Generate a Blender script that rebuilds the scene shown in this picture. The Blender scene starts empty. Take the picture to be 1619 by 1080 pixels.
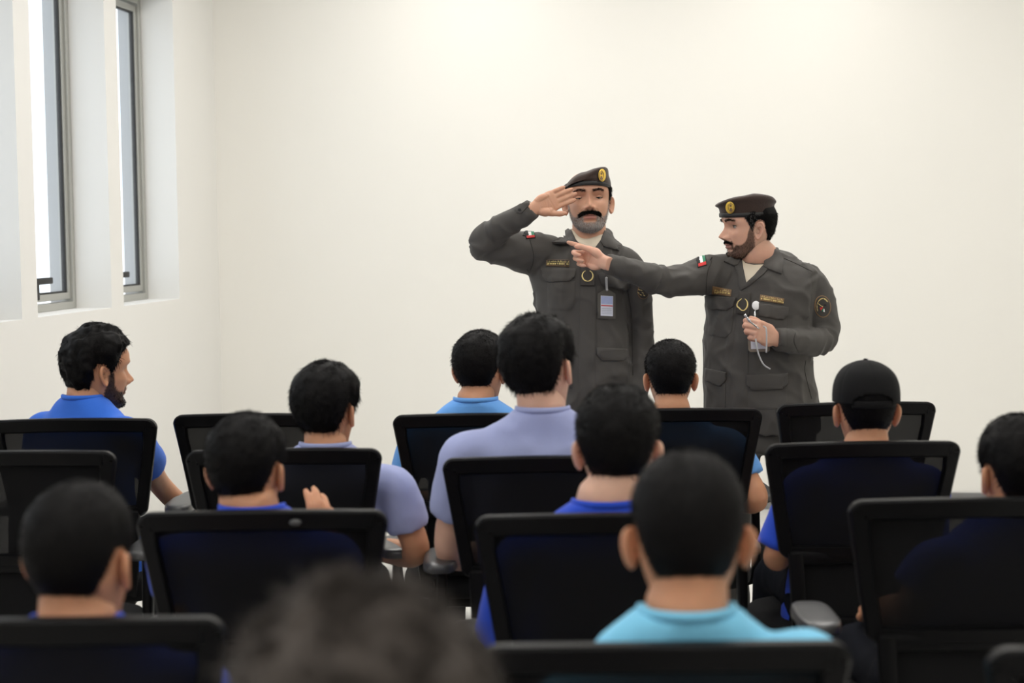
import bpy, bmesh, math, random
import numpy as np
from mathutils import Vector, Matrix
from mathutils.bvhtree import BVHTree

# ------------------------------------------------------------------ camera
FPX, EYE = 2700.0, 1.57
PIT = math.atan(180 / FPX); ROL = math.radians(0.7); YAW = math.radians(7.6)
scene = bpy.context.scene
C = scene.collection
CF = np.array([0, math.cos(PIT), -math.sin(PIT)])
_R0 = np.array([1., 0, 0]); _U0 = np.array([0, math.sin(PIT), math.cos(PIT)])
CU = _U0 * math.cos(ROL) + _R0 * math.sin(ROL)
CR = _R0 * math.cos(ROL) - _U0 * math.sin(ROL)
CAM = np.array([0, 0, EYE])
RZ = Matrix.Rotation(YAW, 4, 'Z')
cd = bpy.data.cameras.new('camera'); cam = bpy.data.objects.new('camera', cd); C.objects.link(cam)
cd.lens = 36 * FPX / 1619; cd.sensor_width = 36; cd.clip_start = 0.05
m = Matrix.Identity(4)
for i in range(3):
    m[i][0], m[i][1], m[i][2], m[i][3] = CR[i], CU[i], -CF[i], CAM[i]
cam.matrix_world = RZ @ m
cd.dof.use_dof = True; cd.dof.focus_distance = 6.15; cd.dof.aperture_fstop = 3.2
scene.camera = cam

# ------------------------------------------------------------------ light and exposure
vs = scene.view_settings
vs.view_transform = 'Standard'; vs.look = 'None'; vs.gamma = 1.0; vs.use_curve_mapping = False
vs.exposure = 0.0
world = bpy.data.worlds.new('sky'); scene.world = world; world.use_nodes = True
world.node_tree.nodes['Background'].inputs[0].default_value = (0.93, 0.97, 1.0, 1)
world.node_tree.nodes['Background'].inputs[1].default_value = 1.95
scene.cycles.use_denoising = True
scene.cycles.max_bounces = 8; scene.cycles.diffuse_bounces = 5; scene.cycles.transparent_max_bounces = 24
X0, X1, Y0, Y1, ZC = -2.951, 4.7, -2.6, 9.469, 3.4
def area(name, loc, sx, sy, power, col, rot=(0, 0, 0)):
    l = bpy.data.lights.new(name, 'AREA'); l.shape = 'RECTANGLE'; l.size = sx; l.size_y = sy
    l.energy = power; l.color = col
    o = bpy.data.objects.new(name, l); C.objects.link(o); o.location = loc; o.rotation_euler = rot
    return o
for ly in (-0.9, 1.6, 4.1, 6.6, 8.35):
    for lx, kx in ((-1.5, 1.18), (0.4, 1.06), (2.8, 0.74)):
        area('ceiling_panel_lamp', (lx, ly, ZC - 0.03), 0.6, 1.2, kx * {8.35: 14.0, 6.6: 20.8}.get(ly, 16.0), (1.0, 0.968, 0.925))
WIN_Y = [(-0.10, 0.72), (1.70, 2.52), (2.72, 3.54), (3.74, 4.56), (4.86, 5.72), (5.90, 6.751), (6.913, 7.775), (7.938, 8.77)]
WZ0, WZ1 = 1.214, 2.80
for a, b in WIN_Y:
    o = area('window_daylight_portal', (X0 - 0.31, (a + b) / 2, (WZ0 + WZ1) / 2), b - a, WZ1 - WZ0, 1, (1, 1, 1),
             (math.pi / 2, 0, -math.pi / 2))
    o.data.cycles.is_portal = True

# ------------------------------------------------------------------ helpers
def P(px, py, v):
    """view-frame point seen at pixel (px,py) at distance v in front of the camera"""
    d = CF + CR * (px - 809.5) / FPX - CU * (py - 540) / FPX
    return CAM + d * (v / d[1])
def ppm(v): return FPX / v
def proj(q):
    q = np.asarray(q) - CAM; w = q @ CF
    return 809.5 + FPX * (q @ CR) / w, 540 - FPX * (q @ CU) / w
def norm(a): a = np.asarray(a, float); return a / (np.linalg.norm(a) + 1e-12)

def _hash(i, s):
    x = (i[..., 0] * 73856093) ^ (i[..., 1] * 19349663) ^ (i[..., 2] * 83492791) ^ (s * 2654435)
    x = (x ^ (x >> 13)) * 1274126177; x = x & 0x7fffffff
    x = (x ^ (x >> 16)) & 0xffffff
    return x / float(0xffffff) * 2 - 1
def vnoise(p, seed=0):
    p = np.asarray(p, float); i = np.floor(p).astype(np.int64); f = p - i; f = f * f * (3 - 2 * f)
    r = 0
    for a in (0, 1):
        for b in (0, 1):
            for c in (0, 1):
                w = (f[..., 0] if a else 1 - f[..., 0]) * (f[..., 1] if b else 1 - f[..., 1]) * (f[..., 2] if c else 1 - f[..., 2])
                r = r + w * _hash(i + np.array([a, b, c]), seed)
    return r
def sstep(a, b, x): t = np.clip((x - a) / (b - a), 0, 1); return t * t * (3 - 2 * t)
def interp_s(x, xs, ys):
    """smooth interpolation (cubic hermite)"""
    xs = np.asarray(xs, float); ys = np.asarray(ys, float)
    m = np.gradient(ys, xs); x = np.clip(x, xs[0], xs[-1])
    k = np.clip(np.searchsorted(xs, x) - 1, 0, len(xs) - 2)
    h = xs[k + 1] - xs[k]; t = (x - xs[k]) / h
    return ((2*t**3 - 3*t**2 + 1) * ys[k] + (t**3 - 2*t**2 + t) * h * m[k] + (-2*t**3 + 3*t**2) * ys[k+1] + (t**3 - t**2) * h * m[k+1])

class Geo:
    def __init__(s): s.v = []; s.f = []; s.mi = []; s.n = 0
    def add(s, V, F, mi=0):
        V = np.asarray(V, float).reshape(-1, 3)
        for f in F: s.f.append(tuple(int(i) + s.n for i in f)); s.mi.append(mi)
        s.v.append(V); s.n += len(V); return s
    def merge(s, g, M=None):
        V = g.V
        if M is not None: V = V @ np.array(M)[:3, :3].T + np.array(M)[:3, 3]
        off = s.n; s.v.append(V); s.n += len(V)
        s.f += [tuple(i + off for i in f) for f in g.f]; s.mi += g.mi
        return s
    @property
    def V(s):
        if not s.v: return np.zeros((0, 3))
        if len(s.v) > 1: s.v = [np.concatenate(s.v)]
        return s.v[0]
    def normals(s):
        V = s.V; N = np.zeros_like(V)
        for k in (3, 4):
            Fk = np.array([f for f in s.f if len(f) == k])
            if len(Fk) == 0: continue
            if k == 3: n = np.cross(V[Fk[:, 1]] - V[Fk[:, 0]], V[Fk[:, 2]] - V[Fk[:, 0]])
            else: n = np.cross(V[Fk[:, 2]] - V[Fk[:, 0]], V[Fk[:, 3]] - V[Fk[:, 1]])
            for j in range(k): np.add.at(N, Fk[:, j], n)
        return N / (np.linalg.norm(N, axis=1, keepdims=True) + 1e-12)
    def smooth(s, it=3, fac=0.5):
        E = set()
        for f in s.f:
            for a, b in zip(f, f[1:] + f[:1]): E.add((a, b) if a < b else (b, a))
        E = np.array(list(E)); V = s.V.copy(); n = len(V)
        deg = np.bincount(E.ravel(), minlength=n)[:, None] + 1e-9
        for _ in range(it):
            A = np.zeros_like(V)
            for k in range(3):
                A[:, k] = np.bincount(E[:, 0], V[E[:, 1], k], n) + np.bincount(E[:, 1], V[E[:, 0], k], n)
            V = V * (1 - fac) + A / deg * fac
        s.v = [V]; return s

def grid_faces(nu, nv, wrap=True):
    F = []
    for j in range(nv - 1):
        for i in range(nu if wrap else nu - 1):
            k = (i + 1) % nu
            F.append((j*nu + i, j*nu + k, (j+1)*nu + k, (j+1)*nu + i))
    return F
def catmull(A, n):
    A = np.asarray(A, float); k = len(A); out = []
    B = np.vstack([2*A[0] - A[1], A, 2*A[-1] - A[-2]])
    for i in range(k - 1):
        p0, p1, p2, p3 = B[i:i+4]
        for t in np.linspace(0, 1, n, endpoint=False):
            out.append(0.5*((2*p1) + (-p0+p2)*t + (2*p0-5*p1+4*p2-p3)*t*t + (-p0+3*p1-3*p2+p3)*t**3))
    out.append(A[-1]); return np.array(out)
def tube(g, pts, rad, side=(1, 0, 0), n=16, sub=5, mi=0, pw=1.0, cap=True):
    """closed swept tube; rad = list of r or (r_side, r_up)"""
    rad = [(r, r) if np.isscalar(r) else tuple(r) for r in rad]
    A = catmull(np.hstack([np.asarray(pts, float), np.asarray(rad, float)]), sub)
    p, r = A[:, :3], np.maximum(A[:, 3:], 1e-4)
    t = np.gradient(p, axis=0); t /= np.linalg.norm(t, axis=1, keepdims=True) + 1e-12
    sd = np.asarray(side, float); V = []
    an = np.linspace(0, 2*np.pi, n, endpoint=False)
    ca, sa = np.cos(an), np.sin(an)
    ca = np.sign(ca)*np.abs(ca)**pw; sa = np.sign(sa)*np.abs(sa)**pw
    for i in range(len(p)):
        s = sd - t[i]*(sd @ t[i]); s = norm(s); u = np.cross(t[i], s); sd = s
        V.append(p[i] + np.outer(ca*r[i, 0], s) + np.outer(sa*r[i, 1], u))
    V = np.concatenate(V); m_ = len(p)
    F = grid_faces(n, m_)
    V = np.vstack([V, p[0] , p[-1]])
    if cap:
        a, b = m_*n, m_*n + 1
        F += [(a, (i+1) % n, i) for i in range(n)] + [(b, (m_-1)*n + i, (m_-1)*n + (i+1) % n) for i in range(n)]
    return g.add(V, F, mi)
def rings(g, R, n=40, sub=4, mi=0):
    """stacked horizontal rings: (cx,cy,cz,a,b,yaw,power)"""
    A = catmull(np.array([list(r) + [0]*(6-len(r)) + ([1.0] if len(r) < 7 else []) for r in [tuple(q) for q in R]]), sub)
    an = np.linspace(0, 2*np.pi, n, endpoint=False); V = []
    for cx, cy, cz, a, b, yw, pw in A:
        c, s = np.cos(an), np.sin(an)
        x = a*np.sign(c)*np.abs(c)**pw; y = b*np.sign(s)*np.abs(s)**pw
        V.append(np.stack([cx + x*math.cos(yw) - y*math.sin(yw), cy + x*math.sin(yw) + y*math.cos(yw), np.full(n, cz)], 1))
    m_ = len(A); V = np.concatenate(V + [A[:1, :3], A[-1:, :3]])
    F = grid_faces(n, m_) + [(m_*n, (i+1) % n, i) for i in range(n)] + [(m_*n+1, (m_-1)*n+i, (m_-1)*n+(i+1) % n) for i in range(n)]
    return g.add(V, F, mi)
def ball(g, c, r, n=16, mi=0, M=None):
    r = (r, r, r) if np.isscalar(r) else r
    V = []; F = []
    for j in range(n//2 + 1):
        ph = -math.pi/2 + math.pi*j/(n//2)
        for i in range(n):
            a = 2*math.pi*i/n
            V.append((r[0]*math.cos(ph)*math.cos(a), r[1]*math.cos(ph)*math.sin(a), r[2]*math.sin(ph)))
    V = np.array(V)
    if M is not None: V = V @ np.array(M).T
    return g.add(V + np.asarray(c, float), grid_faces(n, n//2 + 1), mi)
def box(g, lo, hi, mi=0):
    x0, y0, z0 = lo; x1, y1, z1 = hi
    V = [(x0,y0,z0),(x1,y0,z0),(x1,y1,z0),(x0,y1,z0),(x0,y0,z1),(x1,y0,z1),(x1,y1,z1),(x0,y1,z1)]
    return g.add(V, [(0,3,2,1),(4,5,6,7),(0,1,5,4),(1,2,6,5),(2,3,7,6),(3,0,4,7)], mi)
def rbox(g, lo, hi, r=0.008, mi=0, seg=2):
    """box with rounded edges"""
    bm = bmesh.new(); bmesh.ops.create_cube(bm, size=1)
    lo, hi = np.array(lo, float), np.array(hi, float)
    for v in bm.verts: v.co = Vector((lo + hi)/2 + np.array(v.co)*(hi - lo))
    bmesh.ops.bevel(bm, geom=bm.edges[:], offset=r, segments=seg, profile=0.5, affect='EDGES')
    bm.verts.index_update(); g.add([v.co[:] for v in bm.verts], [[v.index for v in f.verts] for f in bm.faces], mi); bm.free()
    return g
def to_mesh(name, g):
    me = bpy.data.meshes.new(name); me.from_pydata(g.V.tolist(), [], g.f)
    if any(g.mi): me.polygons.foreach_set('material_index', g.mi)
    return me
def remesh(g, voxel, sm=2):
    me = to_mesh('t', g); o = bpy.data.objects.new('t', me); C.objects.link(o)
    md = o.modifiers.new('r', 'REMESH'); md.mode = 'VOXEL'; md.voxel_size = voxel
    dg = bpy.context.evaluated_depsgraph_get(); ev = o.evaluated_get(dg); r = ev.to_mesh()
    n = len(r.vertices); V = np.empty(n*3); r.vertices.foreach_get('co', V)
    nl = len(r.loops); L = np.empty(nl, int); r.loops.foreach_get('vertex_index', L)
    ns = np.empty(len(r.polygons), int); r.polygons.foreach_get('loop_start', ns)
    nt = np.empty(len(r.polygons), int); r.polygons.foreach_get('loop_total', nt)
    F = [tuple(L[a:a+b].tolist()) for a, b in zip(ns, nt)]
    ev.to_mesh_clear(); bpy.data.objects.remove(o); bpy.data.meshes.remove(me)
    out = Geo(); out.v = [V.reshape(-1, 3)]; out.n = n; out.f = F; out.mi = [0]*len(F)
    if sm: out.smooth(sm)
    return out
def obj(name, g, mat, parent=None, smooth=True, attrs=None, origin=None):
    """links one mesh object; g is in view-frame coordinates, made local to the parent chain's root"""
    if origin is not None: g.v = [g.V - np.asarray(origin)]
    me = to_mesh(name, g)
    for m_ in (mat if isinstance(mat, (list, tuple)) else [mat]): me.materials.append(m_)
    if smooth: me.polygons.foreach_set('use_smooth', [True]*len(me.polygons))
    if smooth == 'angle': me.set_sharp_from_angle(angle=math.radians(38))
    if attrs:
        for k, a in attrs.items():
            at = me.attributes.new(k, 'FLOAT', 'POINT'); at.data.foreach_set('value', np.asarray(a, np.float32))
    o = bpy.data.objects.new(name, me); C.objects.link(o); o.parent = parent
    return o
def empty(name, loc=(0, 0, 0), rz=0):
    o = bpy.data.objects.new(name, None); C.objects.link(o); o.location = loc; o.rotation_euler = (0, 0, rz)
    o.empty_display_size = 0.1; return o
VIEW = []      # top-level objects given in the view frame, turned into the room's frame at the end
def tag(o, label, cat, group=None, view=True):
    o['label'] = label; o['category'] = cat
    if group: o['group'] = group
    if view: VIEW.append(o)
    return o
def struct(o): o['kind'] = 'structure'; return o

# ------------------------------------------------------------------ materials
def mat(name, col, rough=0.6, metal=0.0, bump=0.0, bscale=60, var=0.0, vscale=8, spec=0.5, sheen=0.0, sss=0.0, coat=0.0, obj_co=True, detail=4, stretch=None):
    m_ = bpy.data.materials.new(name); m_.use_nodes = True; nt = m_.node_tree; b = nt.nodes['Principled BSDF']
    b.inputs['Base Color'].default_value = (*col, 1); b.inputs['Roughness'].default_value = rough
    b.inputs['Metallic'].default_value = metal; b.inputs['Specular IOR Level'].default_value = spec
    b.inputs['Sheen Weight'].default_value = sheen; b.inputs['Coat Weight'].default_value = coat
    if sss:
        b.inputs['Subsurface Weight'].default_value = sss; b.inputs['Subsurface Radius'].default_value = (1.0, 0.3, 0.15)
        b.inputs['Subsurface Scale'].default_value = 0.012
    tc = nt.nodes.new('ShaderNodeTexCoord'); vec = tc.outputs['Object']
    if stretch:
        mp = nt.nodes.new('ShaderNodeMapping'); mp.inputs['Scale'].default_value = stretch
        nt.links.new(vec, mp.inputs[0]); vec = mp.outputs[0]
    if bump:
        n = nt.nodes.new('ShaderNodeTexNoise'); n.inputs['Scale'].default_value = bscale; n.inputs['Detail'].default_value = detail
        nt.links.new(vec, n.inputs[0])
        bp = nt.nodes.new('ShaderNodeBump'); bp.inputs['Strength'].default_value = bump; bp.inputs['Distance'].default_value = 0.004
        nt.links.new(n.outputs[0], bp.inputs['Height']); nt.links.new(bp.outputs[0], b.inputs['Normal'])
    if var:
        n = nt.nodes.new('ShaderNodeTexNoise'); n.inputs['Scale'].default_value = vscale; n.inputs['Detail'].default_value = 5
        nt.links.new(vec, n.inputs[0])
        r = nt.nodes.new('ShaderNodeMapRange'); r.inputs['To Min'].default_value = 1 - var; r.inputs['To Max'].default_value = 1 + var
        r.inputs['From Min'].default_value = 0.3; r.inputs['From Max'].default_value = 0.7
        nt.links.new(n.outputs[0], r.inputs['Value'])
        mx = nt.nodes.new('ShaderNodeVectorMath'); mx.operation = 'SCALE'; mx.inputs[0].default_value = col
        nt.links.new(r.outputs[0], mx.inputs['Scale']); nt.links.new(mx.outputs[0], b.inputs['Base Color'])
    return m_
def skin_mat(name, col, lip, beard):
    m_ = mat(name, col, rough=0.5, sss=0.22, bump=0.12, bscale=220, spec=0.35)
    nt = m_.node_tree; b = nt.nodes['Principled BSDF']
    n = nt.nodes.new('ShaderNodeTexNoise'); n.inputs['Scale'].default_value = 22; n.inputs['Detail'].default_value = 4
    tc = nt.nodes['Texture Coordinate']; nt.links.new(tc.outputs['Object'], n.inputs[0])
    base = nt.nodes.new('ShaderNodeMix'); base.data_type = 'RGBA'
    base.inputs[6].default_value = (*[c*0.86 for c in col], 1); base.inputs[7].default_value = (*[min(1, c*1.12) for c in col], 1)
    nt.links.new(n.outputs[0], base.inputs[0]); cur = base.outputs[2]
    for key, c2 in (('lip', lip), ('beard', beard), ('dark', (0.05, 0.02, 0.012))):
        at = nt.nodes.new('ShaderNodeAttribute'); at.attribute_name = key
        mx = nt.nodes.new('ShaderNodeMix'); mx.data_type = 'RGBA'; mx.inputs[7].default_value = (*c2, 1)
        nt.links.new(at.outputs['Fac'], mx.inputs[0]); nt.links.new(cur, mx.inputs[6]); cur = mx.outputs[2]
    nt.links.new(cur, b.inputs['Base Color'])
    return m_
def mesh_fabric():
    m_ = mat('chair_mesh_fabric', (0.004, 0.004, 0.0045), rough=0.8, bump=0.3, bscale=400, spec=0.15)
    nt = m_.node_tree; b = nt.nodes['Principled BSDF']; out = nt.nodes['Material Output']
    t = nt.nodes.new('ShaderNodeBsdfTransparent'); mx = nt.nodes.new('ShaderNodeMixShader'); mx.inputs[0].default_value = 0.974
    nt.links.new(t.outputs[0], mx.inputs[1]); nt.links.new(b.outputs[0], mx.inputs[2]); nt.links.new(mx.outputs[0], out.inputs['Surface'])
    return m_
M = dict(
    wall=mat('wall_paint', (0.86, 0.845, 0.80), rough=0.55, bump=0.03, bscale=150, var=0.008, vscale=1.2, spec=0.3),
    wall_left=mat('wall_paint_left_shaded', (0.79, 0.782, 0.755), rough=0.55, bump=0.03, bscale=150, var=0.008, vscale=1.2, spec=0.3),  # same paint as the other walls, with the window wall's shade darkened in
    ceiling=mat('ceiling_paint', (0.85, 0.85, 0.83), rough=0.9),
    floor=mat('floor_tile', (0.72, 0.71, 0.68), rough=0.22, var=0.03, vscale=3),
    grout=mat('floor_grout', (0.35, 0.34, 0.32), rough=0.8),
    base=mat('baseboard_paint', (0.20, 0.20, 0.20), rough=0.4, var=0.05),
    alu=mat('grey_aluminium', (0.42, 0.42, 0.39), rough=0.4, metal=0.25, bump=0.03, bscale=90),
    gasket=mat('black_gasket', (0.02, 0.02, 0.02), rough=0.6, var=0.1),
    outer=mat('outer_reveal_render', (0.42, 0.42, 0.42), rough=0.8, bump=0.1, bscale=120),
    plastic=mat('black_plastic', (0.0035, 0.0035, 0.004), rough=0.42, bump=0.12, bscale=500, spec=0.12),
    pad=mat('armrest_pad', (0.05, 0.05, 0.052), rough=0.35, bump=0.05, bscale=300, spec=0.6),
    seat=mat('seat_fabric', (0.006, 0.006, 0.0065), rough=0.9, bump=0.4, bscale=500, sheen=0.03, spec=0.15),
    chrome=mat('chrome', (0.75, 0.75, 0.76), rough=0.15, metal=1.0, var=0.03),
    cloth=mat('uniform_cloth', (0.070, 0.065, 0.060), rough=0.72, bump=0.18, bscale=420, var=0.07, vscale=5, sheen=0.08, spec=0.3),
    clothdark=mat('uniform_patch_cloth', (0.055, 0.05, 0.046), rough=0.8, bump=0.25, bscale=500, var=0.05, spec=0.3),
    seam=mat('seam_thread', (0.022, 0.02, 0.018), rough=0.9, var=0.1),
    beret=mat('beret_wool', (0.040, 0.025, 0.020), rough=0.95, bump=0.35, bscale=300, sheen=0.25, var=0.08, vscale=14, spec=0.2),
    beretband=mat('beret_leather_band', (0.010, 0.009, 0.009), rough=0.5, bump=0.1),
    gold=mat('gold_metal', (0.85, 0.58, 0.10), rough=0.32, metal=0.75, bump=0.3, bscale=700),
    goldthread=mat('gold_thread', (0.85, 0.68, 0.28), rough=0.55, bump=0.4, bscale=900),
    goldrim=mat('gold_brown_rim', (0.22, 0.13, 0.06), rough=0.5, var=0.1),
    red=mat('red_thread', (0.60, 0.03, 0.03), rough=0.7, var=0.05),
    green=mat('green_thread', (0.03, 0.22, 0.12), rough=0.7, var=0.05),
    white=mat('white_thread', (0.85, 0.85, 0.83), rough=0.7, var=0.03),
    black=mat('black_thread', (0.012, 0.012, 0.012), rough=0.8, var=0.1),
    tee=mat('beige_undershirt', (0.66, 0.58, 0.46), rough=0.9, bump=0.2, bscale=300, var=0.03),
    trousers=mat('dark_trousers', (0.006, 0.007, 0.011), rough=0.9, bump=0.3, bscale=300, var=0.1, spec=0.12),
    shoe=mat('black_shoe_leather', (0.012, 0.011, 0.011), rough=0.35, bump=0.1, bscale=200),
    rubber=mat('shoe_rubber', (0.5, 0.5, 0.48), rough=0.7, var=0.05),
    royal=mat('royal_blue_cotton', (0.024, 0.145, 0.68), rough=0.85, bump=0.2, bscale=350, var=0.05, vscale=6, sheen=0.1),
    deep=mat('deep_blue_cotton', (0.010, 0.062, 0.56), rough=0.85, bump=0.2, bscale=350, var=0.05, vscale=6, sheen=0.1),
    sky=mat('light_blue_cotton', (0.13, 0.36, 0.80), rough=0.85, bump=0.2, bscale=350, var=0.04, vscale=6, sheen=0.1),
    cyan=mat('cyan_blue_cotton', (0.21, 0.60, 0.86), rough=0.85, bump=0.2, bscale=350, var=0.04, vscale=6, sheen=0.1),
    lilac=mat('lilac_blue_cotton', (0.34, 0.38, 0.63), rough=0.85, bump=0.2, bscale=350, var=0.04, vscale=6, sheen=0.1),
    hair=mat('black_hair', (0.0045, 0.004, 0.004), rough=0.55, bump=0.3, bscale=260, spec=0.10),
    hairbrown=mat('dark_brown_hair', (0.050, 0.041, 0.035), rough=0.6, bump=0.3, bscale=260, spec=0.2),
    hairgrey=mat('grizzled_hair', (0.50, 0.47, 0.45), rough=0.6, var=0.3, vscale=120),
    capcloth=mat('black_cap_cotton', (0.006, 0.006, 0.0065), rough=0.85, bump=0.25, bscale=500, sheen=0.03, spec=0.15),
    eyewhite=mat('eye_white', (0.42, 0.38, 0.35), rough=0.3, var=0.03),
    iris=mat('dark_iris', (0.018, 0.010, 0.006), rough=0.12, var=0.2, vscale=300),
    card=mat('white_card', (0.80, 0.82, 0.92), rough=0.3, var=0.02),
    cardblue=mat('card_print_blue', (0.48, 0.55, 0.82), rough=0.3, var=0.06, vscale=90),
    print=mat('card_print_grey', (0.35, 0.36, 0.42), rough=0.4, var=0.05),
    holder=mat('taupe_badge_holder', (0.23, 0.19, 0.15), rough=0.45, bump=0.05),
    holderdark=mat('dark_badge_holder', (0.085, 0.078, 0.065), rough=0.45, bump=0.05),
    cord=mat('silver_cord', (0.55, 0.55, 0.56), rough=0.4, metal=0.3, bump=0.8, bscale=900),
    reel=mat('white_badge_reel', (0.82, 0.83, 0.84), rough=0.25, bump=0.15, bscale=180),
    mesh=mesh_fabric(),
)
SK = [skin_mat('warm_skin', (0.56, 0.275, 0.155), (0.36, 0.12, 0.09), (0.035, 0.022, 0.016)),
      skin_mat('light_skin', (0.68, 0.41, 0.30), (0.42, 0.16, 0.13), (0.05, 0.032, 0.024)),
      skin_mat('tan_skin', (0.36, 0.17, 0.095), (0.28, 0.10, 0.075), (0.025, 0.016, 0.012))]
SK_GREY = skin_mat('tan_skin_grey_stubble', (0.60, 0.325, 0.215), (0.50, 0.21, 0.18), (0.32, 0.24, 0.20))
SK_PINK = skin_mat('warm_skin_dark_stubble', (0.66, 0.375, 0.27), (0.40, 0.17, 0.14), (0.03, 0.018, 0.012))

def creases(m_, scale, dist, strength):
    """adds broad soft creases below the weave"""
    nt = m_.node_tree; b = nt.nodes['Principled BSDF']; weave = b.inputs['Normal'].links[0].from_node
    tc = nt.nodes['Texture Coordinate']; n = nt.nodes.new('ShaderNodeTexNoise'); n.inputs['Scale'].default_value = scale
    n.inputs['Detail'].default_value = 3; n.inputs['Distortion'].default_value = 1.4; n.noise_type = 'RIDGED_MULTIFRACTAL'
    nt.links.new(tc.outputs['Object'], n.inputs[0])
    bp = nt.nodes.new('ShaderNodeBump'); bp.inputs['Strength'].default_value = strength; bp.inputs['Distance'].default_value = dist
    nt.links.new(n.outputs[0], bp.inputs['Height']); nt.links.new(bp.outputs[0], weave.inputs['Normal'])
creases(M['cloth'], 7.0, 0.020, 0.9)
for k_ in ('royal', 'deep', 'sky', 'cyan', 'lilac'): creases(M[k_], 5.0, 0.008, 0.35)

# ------------------------------------------------------------------ the room (already in the room's frame)
def plain(name, fn, m_, parent=None, smooth=False):
    g = Geo(); fn(g); return obj(name, g, m_, parent, smooth)
T = 0.42
struct(plain('wall_back', lambda g: box(g, (X0, Y1, 0), (X1, Y1 + 0.2, ZC)), M['wall']))
struct(plain('wall_right', lambda g: box(g, (X1, Y0, 0), (X1 + 0.2, Y1, ZC)), M['wall']))
struct(plain('wall_front', lambda g: box(g, (X0, Y0 - 0.2, 0), (X1, Y0, ZC)), M['wall']))
struct(plain('ceiling', lambda g: box(g, (X0 - T, Y0, ZC), (X1 + 0.2, Y1 + 0.2, ZC + 0.15)), M['ceiling']))
def left_wall(g):
    RV = 0.175
    for (za, zb) in ((0, WZ0), (WZ1, ZC)): box(g, (X0 - RV, Y0, za), (X0, Y1, zb))
    ys = [Y0] + [y for w in WIN_Y for y in w] + [Y1]
    for k in range(0, len(ys), 2): box(g, (X0 - RV, ys[k], WZ0), (X0, ys[k+1], WZ1))
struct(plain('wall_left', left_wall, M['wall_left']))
def outer_wall(g):
    xa, xb = X0 - 0.290, X0 - 0.236
    for (za, zb) in ((0, WZ0 + 0.02), (WZ1 - 0.03, ZC)): box(g, (xa, Y0, za), (xb, Y1, zb))
    ys = [Y0] + [y for w in WIN_Y for y in (w[0] + 0.03, w[1] - 0.03)] + [Y1]
    for k in range(0, len(ys), 2): box(g, (xa, ys[k], WZ0 + 0.02), (xb, ys[k+1], WZ1 - 0.03))
struct(plain('wall_outer', outer_wall, M['outer']))
fl = struct(plain('floor', lambda g: box(g, (X0 - T, Y0, -0.12), (X1 + 0.2, Y1 + 0.2, -0.004)), M['grout']))
tile = Geo(); rbox(tile, (0.0015, 0.0015, -0.012), (0.5985, 0.5985, 0), 0.0015, seg=1)
tme = None
for ix in range(13):
    for iy in range(21):
        if iy < 3: continue
        if tme is None:
            o = obj('tile', tile, M['floor'], fl, smooth=False); tme = o.data
        else:
            o = bpy.data.objects.new('tile', tme); C.objects.link(o); o.parent = fl
        o.location = (X0 + ix*0.6 - 0.12 if ix else X0 - 0.12, Y1 - (iy - 2)*0.6 + 0.0, 0)
struct(plain('baseboard_back', lambda g: rbox(g, (X0, Y1 - 0.014, 0), (X1, Y1, 0.10), 0.003), M['base']))
struct(plain('baseboard_left', lambda g: rbox(g, (X0, Y0, 0), (X0 + 0.014, Y1 - 0.014, 0.10), 0.003), M['base']))
def glass_mat():
    m_ = mat('window_glass', (0.9, 0.95, 1.0), rough=0.02, var=0.01)
    nt = m_.node_tree; b = nt.nodes['Principled BSDF']; out = nt.nodes['Material Output']
    t = nt.nodes.new('ShaderNodeBsdfTransparent'); t.inputs[0].default_value = (0.96, 0.98, 1.0, 1)
    mx = nt.nodes.new('ShaderNodeMixShader'); mx.inputs[0].default_value = 0.07
    nt.links.new(t.outputs[0], mx.inputs[1]); nt.links.new(b.outputs[0], mx.inputs[2]); nt.links.new(mx.outputs[0], out.inputs['Surface'])
    return m_
M['glass'] = glass_mat()
def frame4(g, x0, x1, y0, y1, z0, z1, w):
    rbox(g, (x0, y0, z0), (x1, y0 + w, z1), 0.002, seg=1); rbox(g, (x0, y1 - w, z0), (x1, y1, z1), 0.002, seg=1)
    rbox(g, (x0, y0 + w, z0), (x1, y1 - w, z0 + w), 0.002, seg=1); rbox(g, (x0, y0 + w, z1 - w), (x1, y1 - w, z1), 0.002, seg=1)
for k, (a, b) in enumerate(WIN_Y):
    xf = X0 - 0.175
    g = Geo(); frame4(g, xf - 0.06, xf, a, b, WZ0, WZ1, 0.034)
    w = struct(obj('window_%d' % (k + 1), g, M['alu'], None, smooth=False))
    g = Geo(); frame4(g, xf - 0.05, xf - 0.012, a + 0.034, b - 0.034, WZ0 + 0.045, WZ1 - 0.045, 0.032); obj('sash', g, M['alu'], w, smooth=False)
    g = Geo(); frame4(g, xf - 0.040, xf - 0.018, a + 0.066, b - 0.066, WZ0 + 0.077, WZ1 - 0.077, 0.008); obj('gasket', g, M['gasket'], w, smooth=False)
    g = Geo(); box(g, (xf - 0.033, a + 0.068, WZ0 + 0.079), (xf - 0.028, b - 0.068, WZ1 - 0.079)); obj('pane', g, M['glass'], w, smooth=False)
    g = Geo(); rbox(g, (xf - 0.014, b - 0.47, WZ0 + 0.055), (xf + 0.010, b - 0.445, WZ0 + 0.155), 0.004)
    rbox(g, (xf - 0.004, b - 0.475, WZ0 + 0.125), (xf + 0.014, b - 0.30, WZ0 + 0.155), 0.005); obj('handle', g, M['gasket'], w)

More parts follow.
